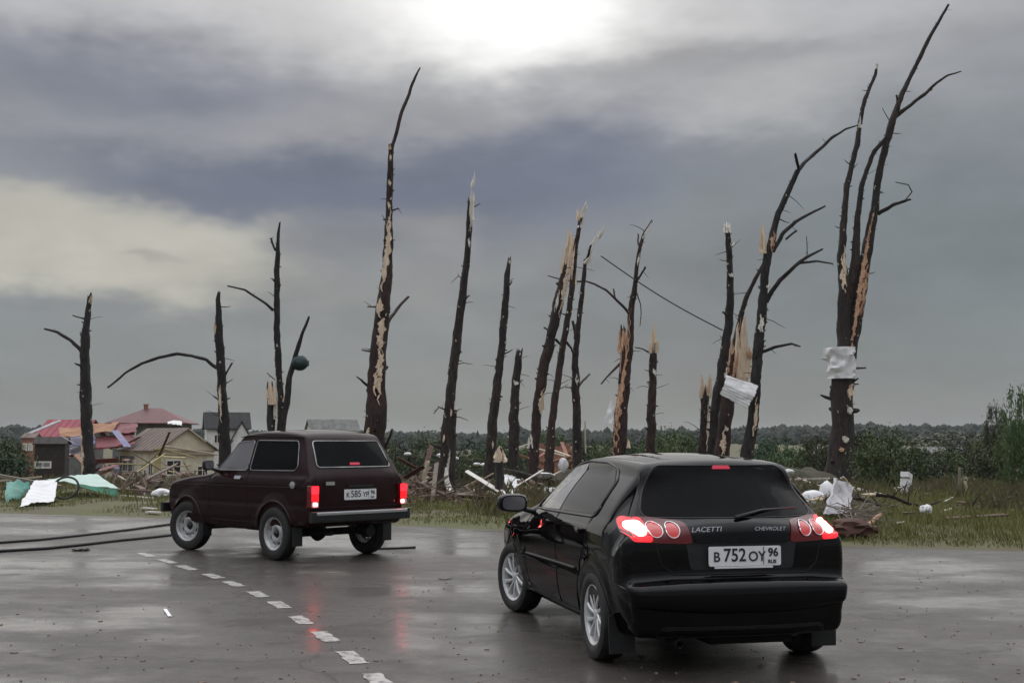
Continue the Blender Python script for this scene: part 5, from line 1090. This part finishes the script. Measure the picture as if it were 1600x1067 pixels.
def patch(name, bvh, axis, outline, material, parent, lift=.004, step=.04, sink=.006, smooth=True, bulge=0.0):
    """a piece of outline (seen along the axis) laid on the body, with real thickness"""
    bm = bmesh.new(); vs_ = [bm.verts.new((a, b, 0)) for a, b in outline]; bm.faces.new(vs_)
    xs = [p[0] for p in outline]; ys = [p[1] for p in outline]
    for k in range(1, int((max(xs) - min(xs)) / step) + 1):
        bmesh.ops.bisect_plane(bm, geom=bm.verts[:] + bm.edges[:] + bm.faces[:], plane_co=(min(xs) + k * step, 0, 0), plane_no=(1, 0, 0))
    for k in range(1, int((max(ys) - min(ys)) / step) + 1):
        bmesh.ops.bisect_plane(bm, geom=bm.verts[:] + bm.edges[:] + bm.faces[:], plane_co=(0, min(ys) + k * step, 0), plane_no=(0, 1, 0))
    f = caster(bvh, axis); last = None; nmap = {}
    cx, cy = (max(xs) + min(xs)) / 2, (max(ys) + min(ys)) / 2; hx, hy = (max(xs) - min(xs)) / 2, (max(ys) - min(ys)) / 2
    for v in bm.verts:
        h = f(v.co.x, v.co.y) or last
        if h is None: continue
        q = ((v.co.x - cx) / hx) ** 2 + ((v.co.y - cy) / hy) ** 2
        last = h; v.co = h[0] + h[1] * (lift + bulge * max(0, 1 - q)); nmap[v] = h[1]
    bmesh.ops.recalc_face_normals(bm, faces=bm.faces)
    fc = max(bm.faces, key=lambda q: q.calc_area()); fc.normal_update()
    if fc.normal.dot(nmap.get(fc.verts[0], fc.normal)) < 0: bmesh.ops.reverse_faces(bm, faces=bm.faces)
    be = [e for e in bm.edges if e.is_boundary]
    r = bmesh.ops.extrude_edge_only(bm, edges=be)
    for v in [g for g in r['geom'] if isinstance(g, bmesh.types.BMVert)]:
        nn = min(nmap.items(), key=lambda kv: (kv[0].co - v.co).length_squared)[1] if len(nmap) < 800 else Vector((0, 0, 0))
        v.co -= nn * (lift + sink)
    me = bpy.data.meshes.new(name); bm.to_mesh(me); bm.free()
    if smooth: me.polygons.foreach_set('use_smooth', [True] * len(me.polygons)); me.set_sharp_from_angle(angle=R(35))
    return link(name, me, parent, material)
def trim(name, bvh, axis, line, rad, material, parent, closed=True, lift=0.0, n=6):
    f = caster(bvh, axis); pts = []
    src = list(line) + ([line[0]] if closed else [])
    dense = []
    for a, b in zip(src, src[1:]):
        k = max(1, int(math.hypot(b[0] - a[0], b[1] - a[1]) / .05))
        dense += [(a[0] + (b[0] - a[0]) * t / k, a[1] + (b[1] - a[1]) * t / k) for t in range(k)]
    dense.append(src[-1])
    for a, b in dense:
        h = f(a, b)
        if h: pts.append(h[0] + h[1] * lift)
    return MB().tube(pts, rad, n).build(name, material, parent, smooth=True)
def text_mesh(name, body, size, mat_, parent, M4, ext=.0015, sx=1.0, bold=0.0, shear=0.0):
    c = bpy.data.curves.new(name, 'FONT'); c.body = body; c.size = size; c.extrude = ext; c.align_x = 'CENTER'; c.align_y = 'CENTER'; c.offset = bold; c.shear = shear
    o = bpy.data.objects.new('tmp', c); COL.objects.link(o); dg = bpy.context.evaluated_depsgraph_get(); dg.update()
    me = bpy.data.meshes.new_from_object(o.evaluated_get(dg)); bpy.data.objects.remove(o)
    me.transform(M4 @ Matrix.Diagonal((sx, 1, 1, 1))); me.materials.clear()
    return link(name, me, parent, mat_)
def rear_frame(p, nrm):
    """text frame on a rear surface: reads left to right from behind"""
    n_ = Vector(nrm).normalized(); x = Vector((0, -1, 0)); x = (x - n_ * x.dot(n_)).normalized(); y = n_.cross(x)
    m = Matrix((x, y, n_)).transposed().to_4x4(); m.translation = Vector(p); return m
def wheel(car, x, y, rad, rim_r, width, side, kind, steer=0.0):
    w = MB().lathe([(.001, .02), (.06, .02), (.12, .0), (.13, -.05), (.001, -.06)], 'y', 24).build('wheel', M['rim_dark'], car, smooth=True, sharp=35)
    w.location = (x, y, rad); w.rotation_euler = (0, 0, steer + (0 if side > 0 else math.pi))
    hw_ = width / 2; t = MB()
    prof = [(rim_r - .012, -hw_ * .75), (rim_r + .02, -hw_ * .95), (rad - .045, -hw_), (rad - .012, -hw_ * .88), (rad, -hw_ * .6), (rad, -hw_ * .16), (rad - .008, -hw_ * .14), (rad - .008, -hw_ * .10), (rad, -hw_ * .08),
            (rad, hw_ * .08), (rad - .008, hw_ * .10), (rad - .008, hw_ * .14), (rad, hw_ * .16), (rad, hw_ * .6), (rad - .012, hw_ * .88), (rad - .045, hw_), (rim_r + .02, hw_ * .95), (rim_r - .012, hw_ * .75)]
    t.lathe(prof, 'y', 56).build('tyre', M['rubber'], w, smooth=True, sharp=40)
    rm = MB(); yo = hw_ * .74
    if kind == 'alloy':
        rm.lathe([(rim_r - .012, -yo), (rim_r - .03, -yo * .6), (rim_r - .035, yo * .4), (rim_r - .022, yo), (rim_r, yo + .012), (rim_r + .006, yo + .004), (rim_r - .006, yo - .012)], 'y', 48)
        rm.lathe([(.001, yo - .002), (.03, yo - .004), (.05, yo - .016), (.055, yo - .05)], 'y', 24)
        for k in range(10):
            a = 2 * math.pi * (k // 2) / 5 + (.19 if k % 2 else -.19) + .3; a2 = 2 * math.pi * k / 10 + .3 - .315 + (.015 if k % 2 else -.015)
            p0 = Vector((math.cos(a) * .04, yo - .016, math.sin(a) * .04)); p1 = Vector((math.cos(a2 + .31) * (rim_r - .012), yo - .006, math.sin(a2 + .31) * (rim_r - .012)))
            d = (p1 - p0).normalized(); s = d.cross(Vector((0, 1, 0))).normalized()
            V = []
            for q, wd, th in ((p0, .011, .03), (p0.lerp(p1, .5) + Vector((0, .006, 0)), .013, .028), (p1, .019, .03)):
                V += [q - s * wd, q - s * wd * .6 + Vector((0, .006, 0)), q + s * wd * .6 + Vector((0, .006, 0)), q + s * wd, q + s * wd - Vector((0, th, 0)), q - s * wd - Vector((0, th, 0))]
            rm.add(V, [(6 * i + j, 6 * i + (j + 1) % 6, 6 * i + 6 + (j + 1) % 6, 6 * i + 6 + j) for i in range(2) for j in range(6)])
        rm.build('rim', M['alloy'], w, smooth=True, sharp=30)
        MB().lathe([(.001, -.03), (rim_r - .05, -.03), (rim_r - .05, -.045), (.001, -.045)], 'y', 40).build('brake_disc', M['rim_dark'], w, smooth=True, sharp=30)
    else:
        rm.lathe([(rim_r - .012, -yo), (rim_r - .03, -yo * .4), (rim_r - .034, yo * .5), (rim_r - .018, yo), (rim_r + .002, yo + .012), (rim_r + .006, yo + .002)], 'y', 48)
        # pressed disc with eight openings
        n = 96; prof = [(.045, yo * .2), (.075, yo * .55), (.10, yo * .62), (.13, yo * .35), (rim_r - .062, yo * .3), (rim_r - .026, yo * .55)]
        V = []; Fc = []
        for r_, h in prof: V += [Vector((r_ * math.cos(2 * math.pi * k / n), h, r_ * math.sin(2 * math.pi * k / n))) for k in range(n)]
        for i in range(len(prof) - 1):
            for k in range(n):
                if i == 3 and (k % 12) in (3, 4, 5, 6, 7, 8): continue
                Fc.append((i * n + k, i * n + (k + 1) % n, (i + 1) * n + (k + 1) % n, (i + 1) * n + k))
        rm.add(V, Fc); rm.build('rim', M['steel_rim'], w, smooth=True, sharp=35)
        MB().lathe([(.001, yo * .85), (.03, yo * .8), (.048, yo * .5), (.05, yo * .2)], 'y', 20).build('hub_cap', M['plastic'], w, smooth=True, sharp=35)
    return w
def mirror(car, p, s, sz, material):
    m = MB(); n = 20; V = []
    prof = [(0, .02), (.25, .82), (.6, 1.0), (.85, .93), (1.0, .84)]
    for t, r_ in prof:
        for k in range(n):
            a = 2 * math.pi * k / n; c, s_ = math.cos(a), math.sin(a)
            V.append(Vector((sz[0] * (1 - t) - sz[0] * .5, s * (sz[1] * (abs(c) ** .62) * (1 if c > 0 else -1) * r_), sz[2] * (abs(s_) ** .62) * (1 if s_ > 0 else -1) * r_)) + Vector(p))
    m.add(V, [(i * n + k, i * n + (k + 1) % n, (i + 1) * n + (k + 1) % n, (i + 1) * n + k) for i in range(4) for k in range(n)] + [tuple(range(4 * n, 5 * n))])
    o = m.build('mirror', material, car, smooth=True, sharp=40)
    g = MB(); V = [Vector((v.x * 1 - .002, p[1] + (v.y - p[1]) * .88, p[2] + (v.z - p[2]) * .88)) for v in V[4 * n:]]
    g.add(V + [v - Vector((.002, 0, 0)) for v in V], [tuple(range(n, 2 * n))] + [(k, (k + 1) % n, n + (k + 1) % n, n + k) for k in range(n)]).build('mirror_glass', M['side_glass'], o)
    MB().tube([Vector(p) + Vector((sz[0] * .1, -s * sz[1] * .6, -sz[2] * .6)), Vector(p) + Vector((sz[0] * .1, -s * (sz[1] + .10), -sz[2] * 1.15))], .022, 8).build('mirror_arm', M['plastic'], o, smooth=True)
    return o

def hatchback():
    car = empty('hatchback_car', (1.405, 9.29, 0), R(90 + 12.9))
    tag(car, 'wet black five door hatchback with brake lights glowing on the road', 'car')
    out = [(-.55, .215), (-.71, .23), (-.765, .265), (-.782, .33), (-.788, .405), (-.792, .418), (-.826, .428), (-.832, .445), (-.836, .50), (-.834, .575), (-.826, .600), (-.79, .622), (-.745, .632), (-.724, .65), (-.722, .70), (-.72, .86), (-.712, .93), (-.70, .985), (-.655, 1.012), (-.60, 1.045),
           (-.47, 1.20), (-.345, 1.345), (-.335, 1.385), (-.30, 1.412), (-.15, 1.432), (.25, 1.455), (.7, 1.462), (1.1, 1.45), (1.42, 1.40), (1.9, 1.175), (2.22, 1.0), (2.35, .965), (2.8, .905), (3.2, .80), (3.36, .70),
           (3.45, .60), (3.475, .46), (3.44, .30), (3.3, .21), (2.9, .20), (2.0, .19), (1.0, .19), (.2, .20)]
    def hw(x, z):
        w = .855 - .10 * max(0, (x - 1.9) / 1.6) ** 2.5 - .055 * max(0, (.2 - x) / 1.0) ** 2.0
        w += .010 * math.exp(-((z - .78) / .10) ** 2)
        if z > .93: w -= .30 * sm(.88, 1.60, z) ** .92 + .018 * sm(.955, 1.0, z)
        if z < .62: w -= .055 * ((.62 - z) / .42) ** 1.6
        w -= .012 * math.exp(-((z - .60) / .035) ** 2) * (1 if .3 < x < 2.2 else 0)
        for ax in (0, 2.6):
            r_ = math.hypot(x - ax, z - .31); w += .016 * math.exp(-((r_ - .37) / .05) ** 2)
        return w
    def crown(x, z, nx, nz_):
        return .10 * sm(.3, .8, -nx) + .22 * sm(.3, .8, nx) + .035 * sm(.3, .8, nz_) + .015 * sm(.3, .8, -nz_)
    me, bvh = car_shell(out, hw, .085, ((-.35, 2.9), .60), crown)
    body = link('body', me, car, M['black_paint'])
    FW = round_poly([(1.06, 1.005), (1.90, .99), (1.72, 1.15), (1.38, 1.335), (1.05, 1.372)], .03); WS = round_poly([(-.66, 1.03), (.66, 1.03), (.52, 1.385), (-.52, 1.385)], .06)
    hollow_cabin(body, [(.1, .55), (2.0, .55), (2.0, .90), (2.13, .955), (1.84, 1.13), (1.40, 1.345), (1.0, 1.395), (.5, 1.40), (.1, 1.36)], (.95, 1.40, .715, .53), shrink(FW, .018), shrink(WS, .02), 1.25)
    cabin_fittings(car, .98, .42, 1.13, .36, 1.62, .92)
    cut_arches(body, [(0, .315, .350, .56), (2.6, .315, .350, .56)])
    # glass
    G_ = M['tint_glass']
    rw = patch('rear_window', bvh, 'B', round_poly([(-.64, 1.035), (.64, 1.035), (.57, 1.20), (.475, 1.372), (-.475, 1.372), (-.57, 1.20)], [.08, .08, .2, .07, .07, .2], 6), G_, car, lift=.004, step=.05)
    trim('window_seal', bvh, 'B', round_poly([(-.65, 1.028), (.65, 1.028), (.575, 1.20), (.482, 1.379), (-.482, 1.379), (-.575, 1.20)], [.08, .08, .2, .07, .07, .2], 6), .006, M['plastic'], rw, lift=.001)
    hb = patch('high_brake_light', bvh, 'B', round_poly([(-.07, 1.352), (.07, 1.352), (.06, 1.376), (-.06, 1.376)], .008), M['high_lamp'], car, lift=.010)
    for s, A in ((1, 'L'), (-1, 'R')):
        w1 = patch('front_window', bvh, A, FW, M['clear_glass'], car, sink=.002)
        w2 = patch('rear_door_window', bvh, A, round_poly([(.98, 1.008), (.98, 1.374), (.55, 1.368), (.30, 1.33), (.12, 1.25), (.08, 1.06), (.14, 1.02)], .03), G_, car)
        trim('window_trim', bvh, A, round_poly([(.05, 1.04), (.13, 1.0), (1.96, .975), (1.75, 1.155), (1.40, 1.352), (1.05, 1.39), (.54, 1.385), (.28, 1.348), (.09, 1.262)], .04), .009, M['plastic'], car, lift=.002)
        d1 = trim('front_door_seam', bvh, A, [(1.02, 1.0), (1.0, .55), (1.04, .28), (2.02, .28), (2.10, .60), (2.02, .96)], .0045, M['seam'], car, False)
        d2 = trim('rear_door_seam', bvh, A, [(.99, .28), (.52, .28), (.43, .45), (.33, .66), (.16, .80), (.12, 1.02)], .0045, M['seam'], car, False)
        for x, d in ((1.18, d1), (.22, d2)):
            h = patch('door_handle', bvh, A, round_poly([(x, .875), (x + .20, .87), (x + .20, .91), (x, .915)], .018), M['black_paint'], d, lift=.03, bulge=.01)
        trim('side_moulding', bvh, A, [(.47, .60), (1.0, .595), (2.05, .58)], .012, M['plastic'], car, False)
        mirror(car, (1.93, s * 1.0, 1.02), s, (.16, .135, .08), M['black_paint'])
        wheel(car, 0, s * .765, .315, .212, .20, s, 'alloy'); wheel(car, 2.6, s * .765, .315, .212, .20, s, 'alloy', R(13))
        # tail lamp: red cover with three round elements, the outer one burning
        tl = patch('tail_light', bvh, 'B', round_poly([(s * .35, .862), (s * .755, .872), (s * .775, .96), (s * .745, 1.03), (s * .60, 1.03), (s * .385, 1.005)][::s], .035), M['lens_red'], car, lift=.008, step=.03)
        patch('lit_lens', bvh, 'B', round_poly([(s * .612, .872), (s * .753, .877), (s * .770, .96), (s * .742, 1.026), (s * .640, 1.026)][::s], .03), M['lens_glow'], tl, lift=.011, step=.03)
        oval = lambda cy, cz, a, b, n=20: [(cy + a * math.cos(2 * math.pi * k / n) , cz + b * math.sin(2 * math.pi * k / n)) for k in range(n)]
        patch('brake_lamp', bvh, 'B', oval(s * .69, .957, .052, .046), M['lamp_hot'], tl, lift=.016, step=.02, bulge=.01)
        patch('turn_lamp', bvh, 'B', oval(s * .59, .948, .042, .044), M['lamp_mid'], tl, lift=.014, step=.02, bulge=.008)
        patch('reverse_lamp', bvh, 'B', oval(s * .48, .945, .042, .044), M['lamp_mid'], tl, lift=.014, step=.02, bulge=.008)
        for cy in (.59, .48): trim('lamp_ring', bvh, 'B', oval(s * cy, .947, .045, .047), .004, M['chrome'], tl, lift=.016)
        mf = MB(); mf.prism([(s * .66, .10), (s * .845, .10), (s * .85, .36), (s * .66, .40)][::s], 'x', -.385, -.375); mf.build('mud_flap', M['plastic'], car)
        hl = patch('headlight', bvh, 'F', round_poly([(s * .40, .66), (s * .72, .68), (s * .74, .78), (s * .45, .75)][::s], .03), M['clear_lens'], car, lift=.004)
    patch('windscreen', bvh, 'F', WS, M['clear_glass'], car, sink=.002)
    # tailgate: seam, plate recess, chrome lettering, wiper
    tg = trim('tailgate_seam', bvh, 'B', [(-.66, 1.02), (-.60, .86), (-.56, .72), (-.48, .658), (.48, .658), (.56, .72), (.60, .86), (.66, 1.02)], .005, M['seam'], car, False)
    patch('plate_recess', bvh, 'B', round_poly([(-.37, .69), (.37, .69), (.40, .875), (-.40, .875)], .03), M['plastic'], car, lift=.0025, step=.05)
    patch('tailgate_handle', bvh, 'B', round_poly([(-.34, .87), (.34, .87), (.34, .895), (-.34, .895)], .01), M['black_paint'], car, lift=.022, step=.05)
    X = -.752
    pl = MB(); pl.prism(round_poly([(-.26, .715), (.26, .715), (.26, .845), (-.26, .845)], .014), 'x', X - .004, X + .006); pl = pl.build('number_plate', M['plate'], car)
    fr = rear_frame((X - .0055, 0, .782), (-1, 0, 0)); off = lambda dx, dy: fr @ Matrix.Translation((dx, dy, 0))
    text_mesh('plate_letters', 'B752OY'[0], .092, M['ink'], pl, off(-.205, -.008), sx=.95, bold=.0012)
    text_mesh('plate_digits', '752', .122, M['ink'], pl, off(-.075, .002), sx=.90, bold=.0015)
    text_mesh('plate_letters', 'OY', .092, M['ink'], pl, off(.085, -.008), sx=.95, bold=.0012)
    text_mesh('plate_region', '96', .078, M['ink'], pl, off(.203, .018), sx=.95, bold=.002)
    text_mesh('plate_country', 'RUS', .034, M['ink'], pl, off(.195, -.042), sx=1.0, bold=.001)
    bar = MB(); bar.box((X - .006, -.1335 - .0, .782), (.002, .004, .118)); bar.build('plate_divider', M['ink'], pl)
    pf = MB(); pf.prism(round_poly([(-.20, .700), (.22, .700), (.22, .7125), (-.20, .7125)], .004), 'x', X - .006, X + .012); pf.build('plate_frame', M['plate'], car)
    f = caster(bvh, 'B')
    for body_, y, sz in (('LACETTI', .255, .047), ('CHEVROLET', -.205, .036)):
        h = f(y, .955); text_mesh('lettering', body_, sz, M['chrome'], car, rear_frame(h[0] + h[1] * .003, h[1]), ext=.003, sx=1.18, bold=.0, shear=.25)
    h = f(-.16, .925); bd = MB().lathe([(.001, .006), (.012, .004), (.013, -.004)], 'x', 16); k = bd.build('lock', M['chrome'], car, smooth=True); k.location = h[0]
    wp = MB().tube([f(.02, 1.03)[0] + Vector((-.03, 0, 0)), f(-.20, 1.075)[0] + Vector((-.02, 0, 0)), f(-.50, 1.085)[0] + Vector((-.012, 0, 0))], [.016, .010, .006], 8); wp.build('rear_wiper', M['plastic'], car, smooth=True)
    trim('bumper_crease', bvh, 'B', [(-.78, .60), (-.5, .628), (0, .636), (.5, .628), (.78, .60)], .006, M['seam'], car, False)
    patch('lower_valance', bvh, 'B', round_poly([(-.62, .245), (.62, .245), (.58, .32), (-.58, .32)], .03), M['plastic'], car, lift=.004, step=.06)
    ex = MB().lathe([(.025, 0), (.028, 0), (.028, .22), (.025, .22)], 'x', 16, close=True); e = ex.build('exhaust_pipe', M['under'], car, smooth=True, sharp=40); e.location = (-.70, .45, .20)
    ub = MB().tube([(-.05, -.66, .30), (-.05, .66, .30)], .05, 10).tube([(2.6, -.66, .30), (2.6, .66, .30)], .05, 10).box((-.45, -.1, .235), (.3, .6, .12)).tube([(-.6, .45, .235), (.6, .30, .20), (2, .1, .19)], .03, 8)
    ub.build('underbody', M['under'], car)
hatchback()

def offroader():
    car = empty('offroad_car', (-2.54, 17.1, 0), R(90 + 44.5))
    tag(car, 'dark maroon boxy three door off-road car turning across the lane dashes', 'car')
    out = [(-.62, .44), (-.73, .46), (-.765, .54), (-.775, .70), (-.775, .95), (-.765, 1.06), (-.745, 1.12), (-.70, 1.19), (-.50, 1.555), (-.46, 1.615), (-.38, 1.66), (-.1, 1.695), (.4, 1.71), (.85, 1.695), (1.08, 1.65), (1.19, 1.59),
           (1.62, 1.17), (1.70, 1.12), (2.2, 1.075), (2.75, .99), (2.86, .94), (2.885, .86), (2.885, .62), (2.86, .50), (2.75, .44), (2.3, .40), (1.7, .36), (.6, .36), (.2, .42)]
    def hw(x, z):
        w = .790 - .035 * max(0, (x - 1.9) / 1.0) ** 2 - .02 * max(0, (0 - x) / .8) ** 2
        w += .008 * math.exp(-((z - .98) / .045) ** 2) - .006 * math.exp(-((z - .72) / .03) ** 2)
        if z > 1.05: w -= .155 * sm(1.02, 1.75, z) ** .9 + .022 * sm(1.06, 1.10, z)
        if z < .55: w -= .03 * ((.55 - z) / .2) ** 1.5
        for ax in (0, 2.2):
            r_ = math.hypot(x - ax, z - .36); w += .022 * math.exp(-((r_ - .415) / .05) ** 2) * (1 if z > .36 else .3)
        return w
    def crown(x, z, nx, nz_):
        return .035 * sm(.3, .8, -nx) + .05 * sm(.3, .8, nx) + .03 * sm(.3, .8, nz_)
    me, bvh = car_shell(out, hw, .055, ((-.35, 2.5), .78), crown)
    body = link('body', me, car, M['maroon_paint'])
    FW = round_poly([(.72, 1.155), (1.50, 1.145), (1.13, 1.53), (.72, 1.555)], .04, 5); WS = round_poly([(-.64, 1.20), (.64, 1.20), (.55, 1.555), (-.55, 1.555)], .06)
    hollow_cabin(body, [(.0, .62), (1.5, .62), (1.55, 1.08), (1.58, 1.13), (1.14, 1.57), (.95, 1.61), (.4, 1.635), (.0, 1.62)], (1.1, 1.63, .665, .55), shrink(FW, .016), shrink(WS, .02), 1.05)
    cabin_fittings(car, .72, .56, 1.30, .34, 1.28, 1.12)
    cut_arches(body, [(0, .36, .395, .50), (2.2, .36, .395, .50)])
    G_ = M['tint_glass']; CHR = M['chrome']
    o_ = round_poly([(-.60, 1.205), (.60, 1.205), (.535, 1.545), (-.535, 1.545)], .05, 6)
    rw = patch('rear_window', bvh, 'B', o_, G_, car, lift=.005, step=.06); trim('window_trim', bvh, 'B', o_, .010, M['dull_chrome'], rw, lift=.006)
    patch('high_brake_light', bvh, 'B', round_poly([(-.07, 1.235), (.09, 1.235), (.09, 1.265), (-.07, 1.265)], .01), M['high_lamp'], car, lift=.012)
    for s, A in ((1, 'L'), (-1, 'R')):
        f1 = FW; f2 = round_poly([(.66, 1.155), (.66, 1.557), (-.28, 1.55), (-.32, 1.50), (-.42, 1.22), (-.38, 1.165)], .05, 5)
        w1 = patch('front_window', bvh, A, f1, M['clear_glass'], car, lift=.005, sink=.002); w2 = patch('quarter_window', bvh, A, f2, G_, car, lift=.005)
        trim('window_trim', bvh, A, f1, .007, M['dull_chrome'], w1, lift=.006); trim('window_trim', bvh, A, f2, .007, M['dull_chrome'], w2, lift=.006)
        ds = trim('door_seam', bvh, A, [(.68, 1.57), (.68, .75), (.60, .55), (.62, .47), (1.58, .47), (1.66, .75), (1.64, 1.12), (1.20, 1.56)], .005, M['seam'], car, False)
        patch('door_handle', bvh, A, round_poly([(.80, 1.035), (.96, 1.035), (.96, 1.072), (.80, 1.072)], .015), CHR, ds, lift=.028, bulge=.008)
        n = 24; cyc = [(-.40 + .055 * math.cos(2 * math.pi * k / n), .985 + .045 * math.sin(2 * math.pi * k / n)) for k in range(n)]
        patch('fuel_cap', bvh, A, cyc, CHR, car, lift=.012, step=.03)
        trim('side_crease', bvh, A, [(-.66, .955), (2.80, .93)], .006, M['maroon_paint'], car, False)
        for ax in (0, 2.2):
            arc = [(ax + .405 * math.cos(t), .36 + .405 * math.sin(t)) for t in np.linspace(-.2, math.pi + .2, 26)]
            trim('arch_lip', bvh, A, arc, .020, M['maroon_paint'], car, False, n=8)
        mirror(car, (1.46, s * .93, 1.22), s, (.10, .085, .075), M['plastic'])
        wheel(car, 0, s * .735, .345, .212, .18, s, 'steel'); wheel(car, 2.2, s * .735, .345, .212, .18, s, 'steel', R(16))
        # vertical tail lamp of three cells
        tl = MB(); y0, y1 = s * .665, s * .785
        q = lambda z0, z1, ya, yb, xf: [(min(ya, yb), z0), (max(ya, yb), z0), (max(ya, yb), z1), (min(ya, yb), z1)]
        tl.prism(round_poly(q(.70, .985, y0, y1, 0), .02), 'x', -.795, -.70); tl = tl.build('tail_light', M['lens_red'], car, smooth=True, sharp=35)
        MB().prism(round_poly(q(.875, .975, y0 + s * .008, y1 - s * .008, 0), .012), 'x', -.803, -.79).build('brake_lamp', M['tail_lit'], tl)
        MB().prism(round_poly(q(.785, .868, y0 + s * .008, y1 - s * .008, 0), .012), 'x', -.803, -.79).build('lamp_cell', M['lens_lit'], tl)
        MB().prism(round_poly(q(.708, .778, y0 + s * .008, y1 - s * .008, 0), .012), 'x', -.803, -.79).build('reverse_lamp', M['clear_lens'], tl)
        ca, cb = (.70, .755) if s > 0 else (.675, .725)
        MB().prism(round_poly(q(.725, .768, s * ca, s * cb, 0), .016), 'x', -.812, -.80).build('bulb', M['tail_hot'], tl)
        MB().prism([(s * .66, .20), (s * .81, .20), (s * .81, .44), (s * .66, .46)][::s], 'x', -.44, -.43).build('mud_flap', M['plastic'], car)
        MB().prism([(s * .66, .22), (s * .80, .22), (s * .80, .44), (s * .66, .46)][::s], 'x', 1.765, 1.775).build('mud_flap', M['plastic'], car)
        patch('headlight', bvh, 'F', [(s * .56 + .10 * math.cos(2 * math.pi * k / n), .78 + .10 * math.sin(2 * math.pi * k / n)) for k in range(n)], M['clear_lens'], car, lift=.01)
        patch('turn_light', bvh, A, round_poly([(2.74, .86), (2.84, .86), (2.84, .91), (2.74, .91)], .01), M['amber'], car, lift=.006)
    patch('windscreen', bvh, 'F', WS, M['clear_glass'], car, sink=.002)
    trim('tailgate_seam', bvh, 'B', [(-.655, 1.15), (-.64, .70), (.64, .70), (.655, 1.15)], .005, M['seam'], car, False)
    for x, z, a, b in ((-.80, .585, -.845, -.775), (2.915, .56, 2.885, 2.96)):
        bp = MB(); lo, hi = min(a, b), max(a, b)
        bp.prism(round_poly([(lo, .515), (hi, .515), (hi, .655), (lo, .655)], .012), 'y', -.80, .80).build('bumper', M['plastic'], car, smooth=True, sharp=30)
        xs = lo - .006 if x < 0 else hi + .006
        MB().prism(round_poly([(xs - .012, .605), (xs + .012, .605), (xs + .012, .648), (xs - .012, .648)], .006), 'y', -.74, .74).build('bumper_strip', CHR, car, smooth=True, sharp=30)
    X = -.792
    pl = MB(); pl.prism(round_poly([(-.26, .79), (.26, .79), (.26, .925), (-.26, .925)], .014), 'x', X - .004, X + .006); pl = pl.build('number_plate', M['plate'], car)
    fr = rear_frame((X - .0055, 0, .858), (-1, 0, 0)); off = lambda dx, dy: fr @ Matrix.Translation((dx, dy, 0))
    for nm, tx, sz, dx, dy in (('plate_letters', 'K', .092, -.205, -.008), ('plate_digits', '585', .122, -.075, .002), ('plate_letters', 'YP', .092, .085, -.008), ('plate_region', '96', .078, .203, .018), ('plate_country', 'RUS', .034, .195, -.042)):
        text_mesh(nm, tx, sz, M['ink'], pl, off(dx, dy), sx=.93, bold=.0012)
    MB().box((X - .006, -.1335, .858), (.002, .004, .118)).build('plate_divider', M['ink'], pl)
    MB().prism(round_poly([(.42, .985), (.56, .985), (.56, 1.03), (.42, 1.03)], .012), 'x', -.80, -.772).build('tailgate_handle', CHR, car, smooth=True, sharp=30)
    MB().box((-.79, 0, .965), (.03, .40, .03)).build('plate_lamp', M['plastic'], car)
    ub = MB().tube([(0, -.64, .33), (0, .64, .33)], .05, 10).lathe([(.001, -.11), (.09, -.07), (.12, 0), (.09, .07), (.001, .11)], 'x', 16, (0, .1, .33)).tube([(2.2, -.64, .33), (2.2, .64, .33)], .05, 10)
    ub.tube([(-.70, -.25, .36), (-.45, -.25, .38)], .075, 12).box((.9, 0, .36), (1.2, .5, .12)).tube([(0, .1, .33), (1.1, .1, .38)], .03, 8).tube([(-.72, .4, .36), (.3, .35, .30)], .025, 8)
    ub.build('underbody', M['under'], car, smooth=True, sharp=40)
    for s in (1, -1): MB().tube([(1.10, s * .615, 1.60), (.9, s * .62, 1.625), (-.38, s * .62, 1.60)], .008, 6).build('roof_gutter', M['maroon_paint'], car, smooth=True)
offroader()

# ------------------------------------------------------------------ damp air
def build_haze():
    o = MB().box((0, 1325, 11.0), (5200, 3600, 32)).build('haze', None); tag(o, 'thin damp haze over the whole place', kind='stuff')
    m = bpy.data.materials.new('damp_air'); m.use_nodes = True; N = m.node_tree.nodes; N.clear()
    v = N.new('ShaderNodeVolumePrincipled'); out = N.new('ShaderNodeOutputMaterial'); m.node_tree.links.new(v.outputs[0], out.inputs['Volume'])
    v.inputs['Color'].default_value = (.86, .90, .94, 1); v.inputs['Density'].default_value = .00013; v.inputs['Anisotropy'].default_value = .2
    o.data.materials.append(m); o.display_type = 'WIRE'
build_haze()
